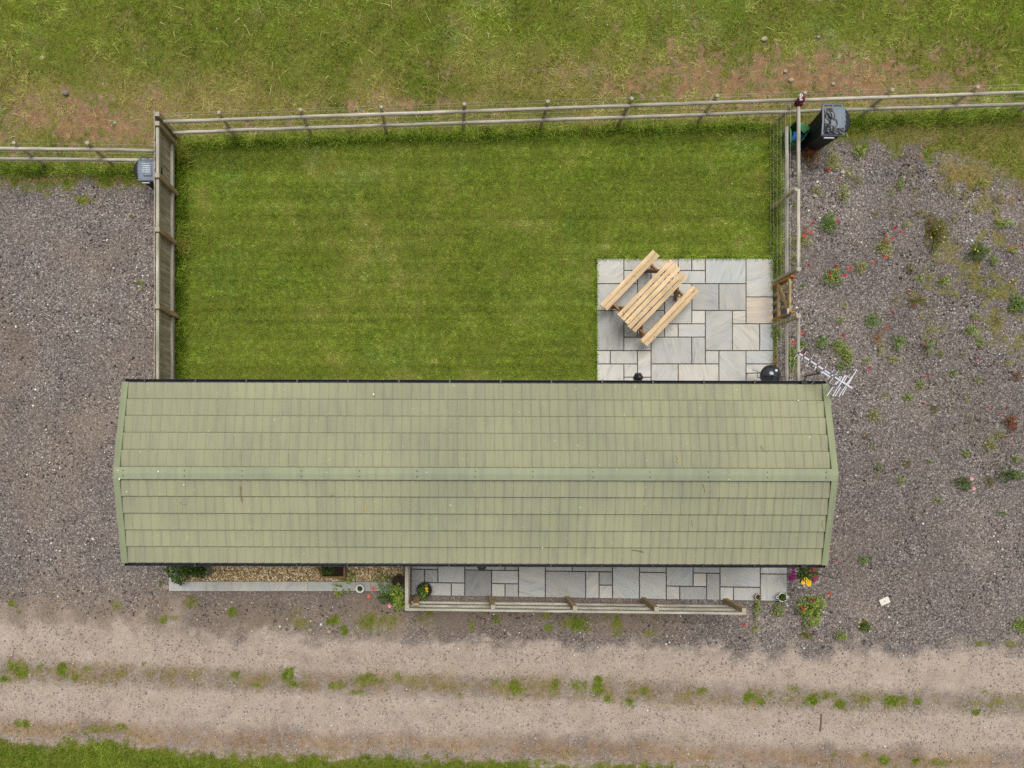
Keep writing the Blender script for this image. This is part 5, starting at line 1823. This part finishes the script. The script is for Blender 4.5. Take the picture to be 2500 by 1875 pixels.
for i, (fx_, fy_) in enumerate(((2118, 1514), (2099, 1520), (2098, 1530), (2124, 1541), (2101, 1513))):
    q = W(fx_, fy_, .08)
    flower('flower', q.x, q.y, .06, .019, S(200, 186, 48), yt_, i)

# poppies
POP = [(2047, 439.5), (2248, 386), (2274, 410), (1984.5, 544.6), (1968, 565.5), (1980, 567.7), (1964, 576), (2185, 557), (2198, 566), (2162, 577), (2177.6, 583), (2163, 591), (2272.5, 540), (2161, 627), (2131, 640.5), (2079.5, 653), (2070, 655.7),
       (2061, 673), (2027, 670), (2039.6, 651.6), (1973, 648), (1940, 672), (2021.5, 415), (2465.6, 602), (2495, 599), (1970, 363.6), (1979, 371.5), (2045.6, 541), (2298.5, 642), (2178, 763), (2164, 800), (2057.7, 819.7), (1958.5, 811), (1934.6, 836),
       (1918, 853), (1961.8, 860.7), (1893, 871.8), (1923.8, 910), (2121.7, 899), (1895.6, 887), (2227, 747), (2220, 711.6), (2261.6, 842), (2264, 919.5), (2241.7, 951), (2252.6, 985.7), (2381, 782.5), (2388, 876), (2391.8, 847.6), (2412, 994.8),
       (2457.6, 995.5), (2444, 1010), (2472.5, 1039), (2468.5, 1065), (2451.5, 1066), (2469.6, 1082.7), (2041, 1367), (2024, 1449.5), (1961.5, 1484), (1958.6, 1490), (1982, 1464), (2028, 1340), (1816, 1525)]
ORANGE = {(2131, 640.5), (2177.6, 583), (1968, 565.5), (1980, 567.7), (1964, 576), (2070, 655.7), (2079.5, 653), (1934.6, 836), (2164, 800), (1958.5, 811), (2161, 627), (2024, 1449.5), (2469.6, 1082.7)}
pseen = {}
pop_meshes = []
for k in range(5):
    rd = random.Random(k)
    mb = MB()
    r_ = .046
    for j in range(4):
        a = j * 1.571 + rd.uniform(-.25, .25)
        n0 = len(mb.v)
        for (ra_, aa, zz) in ((.08, 0, 0), (.6, -.75, .18), (1.0, -.6, .5), (1.1, 0, .55), (1.0, .6, .5), (.6, .75, .18)):
            q = rd.uniform(.85, 1.12)
            mb.v.append((r_ * ra_ * q * math.cos(a + aa), r_ * ra_ * q * math.sin(a + aa), r_ * zz * rd.uniform(.5, 1.1)))
        mb.f.append(tuple(n0 + i for i in range(6)))
    pop_meshes.append(mb.mesh('flower'))
    pop_meshes[-1].materials.append(M['petal'])
heart = MB().lathe((0, 0, .004), [(.012, 0), (.009, .012)], 8, True).mesh('heart')
heart.materials.append(M['petal_heart'])
for i, (x_, y_) in enumerate(POP):
    h_ = random.uniform(.16, .32)
    p = W(x_, y_, h_)
    t_ = thing('poppy', (p.x, p.y, 0), random.uniform(0, 6.28))
    ox2, oy2 = random.uniform(-.06, .06), random.uniform(-.06, .06)
    MB().path([(ox2, oy2, -.01), (ox2 * .4, oy2 * .4, h_ * .6), (0, 0, h_)], .004, 4).build('stem', M['stem'], t_, local=True)
    orange = (x_, y_) in ORANGE
    rr = random.random()
    colr = S(206, 72 + rr * 14, 48) if orange else S(160 + rr * 34, 26 + rr * 20, 34 + rr * 10)
    if not orange and i % 5 == 0: colr = S(150, 16, 36)
    f_ = add('flower', pop_meshes[i % 5], None, t_, colr)
    f_.location = (0, 0, h_)
    s_ = random.uniform(.62, .95) * (.72 if x_ > 2200 else 1.0)
    f_.scale = (s_, s_, s_)
    f_.rotation_euler = (random.uniform(-.3, .3), random.uniform(-.3, .3), 0)
    hb = add('heart', heart, None, f_)
    lab = ('orange-red' if orange else 'red') + ' poppy flower ' + zone(x_, y_)
    pseen.setdefault(lab, []).append(t_)
for lab, obs in pseen.items():
    obs.sort(key=lambda q: (-q.location.y, q.location.x))
    for i, o in enumerate(obs):
        l2 = lab
        if len(obs) > 1:
            l2 = lab + (', topmost' if i == 0 else ', lowest' if i == len(obs) - 1 else ', %s from the top' % ['', 'second', 'third', 'fourth', 'fifth', 'sixth', 'seventh', 'eighth', 'ninth', 'tenth', 'eleventh', 'twelfth'][min(i, 11)])
        tag(o, l2, 'poppy', 'poppies in the gravel yard')
for (x_, y_, c_, lab) in ((911.6, 1437, S(226, 110, 84), 'salmon flower head at the left end of the sprawling plant'), (900.8, 1456, S(232, 112, 72), 'orange-pink flower lying below the white pot'), (950.7, 1479, S(234, 150, 150), 'pale pink flower left of the front fence corner post'),
                          (2377, 1192.6, S(228, 150, 160), 'pink flower beside the dark weed at the right edge, lower one'), (2372, 1169, S(228, 160, 168), 'pink flower beside the dark weed at the right edge, upper one')):
    p = W(x_, y_, .15)
    t_ = thing('pink_flower', (p.x, p.y, 0), 0, lab, 'flower', None)
    MB().tube((p.x, p.y, -.01), (p.x, p.y, .15), .004, None, 4).build('stem', M['stem'], t_)
    flower('flower', p.x, p.y, .15, .045, c_, t_, int(x_))

# yellow flowers on the olive weed
for i, (x_, y_) in enumerate(((2290, 559), (2296, 552), (2302, 567), (2308, 577), (2276, 579), (2306, 590), (2383, 608), (2390, 612), (2475, 682), (2482, 692), (2468, 688))):
    p = W(x_, y_, .2)
    host = min((w for obs in seen.values() for w in obs), key=lambda w: (w.location.x - p.x) ** 2 + (w.location.y - p.y) ** 2)
    flower('flower', p.x, p.y, .17, .017, S(222, 206, 30), host, i, 4)

# basket of petunias at the cabin corner
p = W(1974, 1397, .9)
hb_ = thing('flower_basket', (p.x, p.y, .55), 0, 'hanging basket of purple, crimson and yellow flowers at the lower right cabin corner', 'flower basket')
MB().lathe((p.x, p.y, .68), [(.06, 0), (.13, .06), (.16, .16), (.165, .18)], 18, True).build('basket', M['darkmetal'], hb_)
MB().path([(p.x, p.y, .8), (p.x, p.y + .05, 1.9), (p.x, p.y + .2, 2.05), (p.x - .2, CY - WD, 2.0)], .008, 6).build('hanger', M['darkmetal'], hb_)
me = leafmesh('leaves', 420, .2, .16, .07, WG['dark'], 3, aspect=(.9, 1.0))
lv = add('leaves', me, M['foliage'], hb_)
lv.location = (0, 0, .24)
for i in range(22):
    k = i % 2
    if i < 11: c_, cxp, cyp, sp_ = S(112, 14, 84), 1935, 1402, 8
    else: c_, cxp, cyp, sp_ = S(164, 30, 92), 1987, 1402, 8
    q = W(cxp + random.gauss(0, sp_ * .7), cyp + random.gauss(0, sp_), .92)
    flower('flower', q.x, q.y, .9 + random.uniform(-.03, .04), .04, c_, hb_, i)
for i in range(7):
    q = W(1970 + random.gauss(0, 4), 1421 + random.gauss(0, 3.5), .92)
    flower('flower', q.x, q.y, .93, .042, S(236, 190, 10), hb_, 40 + i, 6)
q = W(1961, 1416, .9)
flower('flower', q.x, q.y, .9, .04, S(206, 96, 70), hb_, 60)

# ------------------------------------------------------------------ pots and planters
def pot(name, px_, py_, z_, r0, r1, h_, mat, label, soil=True, cat='pot', wall=.012):
    p = W(px_, py_, z_ + h_)
    t_ = thing(name, (p.x, p.y, z_), 0, label, cat)
    MB().lathe((p.x, p.y, z_), [(r0, 0), (r1, h_ - .01), (r1 + .008, h_), (r1 - wall * .3, h_ + .002), (r1 - wall, h_ - .005), (r1 - wall - .004, h_ - .05)], 28, False).build('pot_wall', mat, t_, True)
    if soil:
        MB().lathe((p.x, p.y, z_ + h_ - .055), [(r1 - wall, 0), (.001, .012)], 20).build('compost', M['compost'], t_)
    return t_, p


t_, p = pot('plant_pot', 1036, 1440.5, PZ, .14, .165, .26, M['blackpot'], 'large black pot with trailing plant and yellow flowers by the front fence')
me = leafmesh('leaves', 60, .10, .10, .06, WG['green'], 12, aspect=(.8, 1.1)); o = add('leaves', me, M['foliage'], t_); o.location = (-.02, .0, .22)
me = leafmesh('trailing_leaves', 130, .12, .10, .055, WG['green'], 14, aspect=(.75, 1.3)); o = add('trailing_leaves', me, M['foliage'], t_); o.location = (-.07, -.22, .16)
for i, (fx_, fy_) in enumerate(((1041.5, 1437.5), (1043, 1444))):
    q = W(fx_, fy_, .42)
    flower('flower', q.x, q.y, .4, .032 - i * .01, S(236, 196, 20), t_, i)
t_, p = pot('plant_pot', 973, 1420, .05, .12, .145, .26, M['blackpot'], 'black pot half hidden by greenery inside the golden gravel bed')
t_, p = pot('plant_pot', 878.5, 1437.5, ez, .075, .09, .13, M['white'], 'small white pot standing on the grey edging slabs', wall=.03)
me = leafmesh('leaves', 40, .05, .04, .04, WG['dark'], 15); o = add('leaves', me, M['foliage'], t_); o.location = (0, 0, .09)
t_, p = pot('plant_pot', 1851.5, 1458, PZ, .05, .066, .11, M['pink'], 'tiny pinkish white pot on the front paving edge')
me = leafmesh('leaves', 40, .045, .05, .05, WG['olive'], 16); o = add('leaves', me, M['foliage'], t_); o.location = (0, 0, .08)
t_, p = pot('plant_pot', 1911, 1458.5, PZ, .075, .097, .16, M['white'], 'white bucket with round green plant on the paving corner')
me = leafmesh('leaves', 300, .085, .07, .03, WG['dark'], 17); o = add('leaves', me, M['foliage'], t_); o.location = (0, 0, .12)
for sx_ in (-1, 1):
    MB().path([(p.x + sx_ * .10, p.y + .03, PZ + .15), (p.x + sx_ * .135, p.y + .015, PZ + .14), (p.x + sx_ * .135, p.y - .015, PZ + .14), (p.x + sx_ * .10, p.y - .03, PZ + .15)], .007, 6).build('handle', M['white'], t_)


def planter(xa, xb, yb, z_, mat, label, kind_, nleaf, lr, loff, seed, lh=.35):
    pa_, pb_ = W(xa, 1385, z_), W(xb, yb, z_)
    cx_, y1_ = (pa_.x + pb_.x) / 2, pb_.y
    w_ = pb_.x - pa_.x
    d_ = w_
    cy_ = y1_ + d_ / 2
    t_ = thing('planter', (cx_, cy_, .05), 0, label, 'planter')
    th = .045
    for (bx, by, sx_, sy_) in ((0, -d_ / 2 + th / 2, w_, th), (0, d_ / 2 - th / 2, w_, th), (-w_ / 2 + th / 2, 0, th, d_ - 2 * th), (w_ / 2 - th / 2, 0, th, d_ - 2 * th)):
        for lev in range(3):
            hh = (z_ - .05) / 3
            MB().box((cx_ + bx, cy_ + by, .05 + hh * (lev + .5)), (sx_ - .002, sy_ - .002, hh - .003), 0, .004).build('side_board', mat, t_)
    MB().box((cx_, cy_, z_ - .09), (w_ - 2 * th - .004, d_ - 2 * th - .004, .05)).build('compost', M['compost'], t_)
    me_ = leafmesh('shrub', nleaf, lr, lh, .055, WG[kind_], seed, aspect=(1.15, 1.0))
    o_ = add('shrub', me_, M['foliage'], t_)
    o_.location = (loff[0], loff[1], z_ - .14)
    return t_


planter(438, 506, 1408, .36, M['planter_grey'], 'grey wooden planter with dense green shrub in the left of the bed', 'dark', 1400, .36, (-.16, -.05), 21, .42)
planter(781, 843, 1412, .32, M['planter'], 'square brown wooden planter with small shrub in the gravel bed', 'dark', 150, .14, (-.12, -.06), 22, .18)

# ------------------------------------------------------------------ loose small things
def rock(px_, py_, r_, c_, lab, seed):
    p = W(px_, py_, r_ * .4)
    return MB().blob((p.x, p.y, r_ * .25), (r_, r_ * .8, r_ * .6), 1, .2, seed).single('stone', M['stone'], (p.x, p.y, 0), lab, 'stone', None, False, (*c_, 1))


for (x_, y_, r_, c_, lab) in ((159, 226, .085, (.55, .58, .6), 'grey boulder among the bare earth at the upper left'), (102, 141, .07, (1.1, .9, .7), 'pale buff stone lying in the grass near the top left corner'),
                              (2035, 279 - 75, .05, (1.1, 1, .85), 'pale stone on the bare earth just above the bin'), (1866, 95, .075, (1.2, 1.1, .95), 'white stone in the grass above the corner post'),
                              (1918, 174, .05, (1.2, 1.1, .95), 'pale stone on the bare earth left of the corner post'), (1932, 195, .07, (1.15, .95, .8), 'buff flat stone on bare earth above the corner post'), (1998, 90, .04, (1.2, 1.15, 1), 'small white stone near the top, right of the largest white stone'),
                              (280, 300, .04, (1.2, 1.2, 1.15), 'white stone on bare earth left of the board fence end'), (84, 526, .05, (1.2, 1.1, .85), 'cream stone in the left gravel below the stub fence'), (318, 523, .045, (1.2, .95, .5), 'yellowish stone in the left gravel near the board fence'),
                              (234, 518, .05, (.75, .75, .72), 'long grey stone in the left gravel'), (406, 1434, .1, (.95, .82, .7), 'buff angular stone at the corner of the bed edging'), (757, 1539, .06, (1, .9, .8), 'buff stone at the upper edge of the track, left'), (803, 1543, .07, (.95, .85, .72), 'flat buff stone at the upper edge of the track below the white pot'),
                              (1317, 1612, .09, (1.15, 1.08, 1.0), 'long pale stone lying on the upper wheel track'), (1147, 1731, .06, (1.1, 1.02, .92), 'pale stone on the lower wheel track near the middle'), (1441, 1545, .08, (.85, .65, .5), 'orange-brown stone beside the bright grass tuft below the front fence'),
                              (1196, 1707, .05, (1.2, 1.15, 1.1), 'white stone on the track centre strip'), (2225, 1638, .06, (.8, .8, .85), 'grey stone on the upper wheel track at the right'), (2058, 420, .06, (1.2, 1.2, 1.2), 'white stone in the gravel below the bin'), (1991, 478, .05, (1.2, 1.2, 1.25), 'white stone near the side fence in the gravel')):
    rock(x_, y_, r_, tuple(v * .75 for v in c_), lab, int(x_))

p = W(2160.5, 1468, .02)
pl = thing('plastic_plate', (p.x, p.y, -.004), R(24), 'pale rectangular plate with a centre hole lying on the gravel yard', 'plate')
MB().box((0, 0, .012), (.225, .145, .02), 0, .004).build('plate', M['plate'], pl, local=True)
MB().lathe((0, 0, .022), [(.011, 0), (.010, .002)], 10, True).build('hole', M['petal_heart'], pl, local=True)
a_, b_ = W(2006, 1743, .012), W(2003, 1786, .012)
MB().path([tuple(a_), tuple(a_.lerp(b_, .5) + Vector((.008, 0, 0))), tuple(b_)], .014, 6).single('stick', M['rod'], (a_.x, a_.y, 0), 'thin brown stick lying across the lower wheel track', 'stick')


def roofz(y_):   # tile surface height at world y
    return EZ + (RZ - EZ) * (1 - min(1, abs(y_ - CY) / TE)) + .055


def on_roof(px_, py_):
    z_ = 2.4
    for _ in range(4):
        p_ = W(px_, py_, z_)
        z_ = roofz(p_.y)
    return W(px_, py_, z_)


def litter(name, pts, r_, mat, lab, cat):
    P_ = [on_roof(*q) for q in pts]
    mb = MB()
    mb.path([tuple(q + Vector((0, 0, r_ * .6))) for q in P_], r_, 5)
    return mb.single(name, mat, tuple(P_[0]), lab, cat)


litter('twig', [(586, 1187), (587, 1212), (591, 1227)], .009, M['twig'], 'forked dry twig lying across the lower roof slope at the left', 'twig')
litter('twig', [(1716, 1180), (1721, 1197), (1717, 1216)], .004, M['twig'], 'thin curved straw below the ridge on the right of the roof', 'twig')
litter('twig', [(1858, 1088), (1866, 1099), (1873, 1104)], .005, M['twig'], 'small twig on the upper roof slope at the right', 'twig')
litter('twig', [(2009, 1270), (2007, 1284), (2013, 1296)], .004, M['twig'], 'curled straw at the right verge of the lower roof slope', 'twig')
litter('twig', [(1543, 1343), (1556, 1344), (1572, 1348)], .006, M['rod'], 'dark twig lying along a lower tile course', 'twig')
litter('twig', [(1689, 1270), (1691, 1286)], .004, M['twig'], 'short straw on the lower roof slope right of centre', 'twig')
litter('twig', [(438, 1226), (445, 1231), (454, 1231)], .004, M['twig'], 'tiny curled straw on the lower roof slope far left', 'twig')
litter('twig', [(1500, 1255), (1506, 1247)], .004, M['twig'], 'short pale straw on the middle of the lower roof slope', 'twig')
litter('leaf', [(891, 1232), (894, 1240), (892, 1247)], .008, M['leaf'], 'curled yellow leaf on the lower roof slope left of centre', 'leaf')
litter('leaf', [(1652, 1112), (1656, 1120), (1654, 1128)], .007, M['leaf'], 'curled yellow leaf on the upper roof slope near the ridge', 'leaf')
litter('leaf', [(1757, 1222), (1762, 1217)], .007, M['leaf'], 'yellow leaf caught below a tile edge on the right of the roof', 'leaf')
litter('leaf', [(1824, 1211), (1829, 1215)], .007, M['leaf'], 'yellow leaf just right of the other one on the lower slope', 'leaf')
litter('leaf', [(807, 1210), (813, 1210)], .007, M['rod'], 'russet leaf under a tile edge on the left of the lower slope', 'leaf')
for i, (dx_, dy_, lb) in enumerate(((289, 1148, 'pale dropping at the left end of the ridge, upper of a pair'), (293, 1169, 'pale dropping at the left end of the ridge, lower of a pair'), (309, 1201, 'white dropping near the left verge below the ridge'), (388, 1151, 'pale smear of dropping on the ridge cap at the left'), (449, 1184, 'tiny white dropping just under the ridge at the left'), (912, 963, 'tiny pale dropping on the upper slope left of centre'), (1324, 1338, 'tiny pale dropping low on the lower slope near the middle'))):
    p = on_roof(dx_, dy_)
    MB().blob((p.x, p.y, p.z + (.03 if 1140 < dy_ < 1172 else 0)), (.016, .012 + .01 * (i % 2), .005), 1, .3, i).single('bird_dropping', M['white'], tuple(p), lb, 'dropping')
p = on_roof(1949, 978)
MB().blob((p.x, p.y, p.z), (.016, .016, .006), 1, .1, 3).single('bird_dropping', M['white'], tuple(p), 'round white dropping on the upper roof slope at the right', 'dropping')

# ------------------------------------------------------------------ long unmown grass along fences
gl_ = lambda pts: [W(a, b_)[:2] for a, b_ in pts]
long_grass('fence_foot_grass', gl_([(450, 351), (900, 336), (1300, 323), (1860, 304)]), 5600, .10, .27, 'longer grass along the foot of the rear fence', .07)
long_grass('fence_foot_grass', gl_([(438, 360), (440, 600), (440, 920)]), 4200, .08, .26, 'longer grass along the foot of the board fence', .07, 0.0)
long_grass('fence_foot_grass', gl_([(1894, 310), (1896, 480), (1895, 690)]), 3600, .08, .28, 'longer grass along the foot of the side fence', .06, None, .35)
long_grass('seeding_grass', gl_([(446, 372), (448, 400)]), 260, .25, .5, 'tall seeding grass clump by the board fence corner', .07, 0.6, .5)
long_grass('seeding_grass', gl_([(444, 590), (447, 625)]), 260, .2, .4, 'tall pale grass clump beside the third board fence post', .06, .1, .7)
long_grass('patio_edge_grass', gl_([(1457, 629), (1650, 628), (1886, 627)]), 2400, .06, .15, 'grass fringe overhanging the top edge of the patio', .022, -1.57)
long_grass('patio_edge_grass', gl_([(1455, 632), (1454, 800), (1454, 960)]), 1800, .05, .11, 'grass fringe overhanging the left edge of the patio', .018, 0)
long_grass('fence_foot_grass', gl_([(2000, 300), (2200, 293), (2480, 283)]), 3200, .08, .24, 'longer grass along the foot of the fence right of the bin', .1)
long_grass('fence_foot_grass', gl_([(0, 417), (200, 418), (420, 419)]), 2400, .08, .22, 'longer grass along the foot of the stub fence', .08)
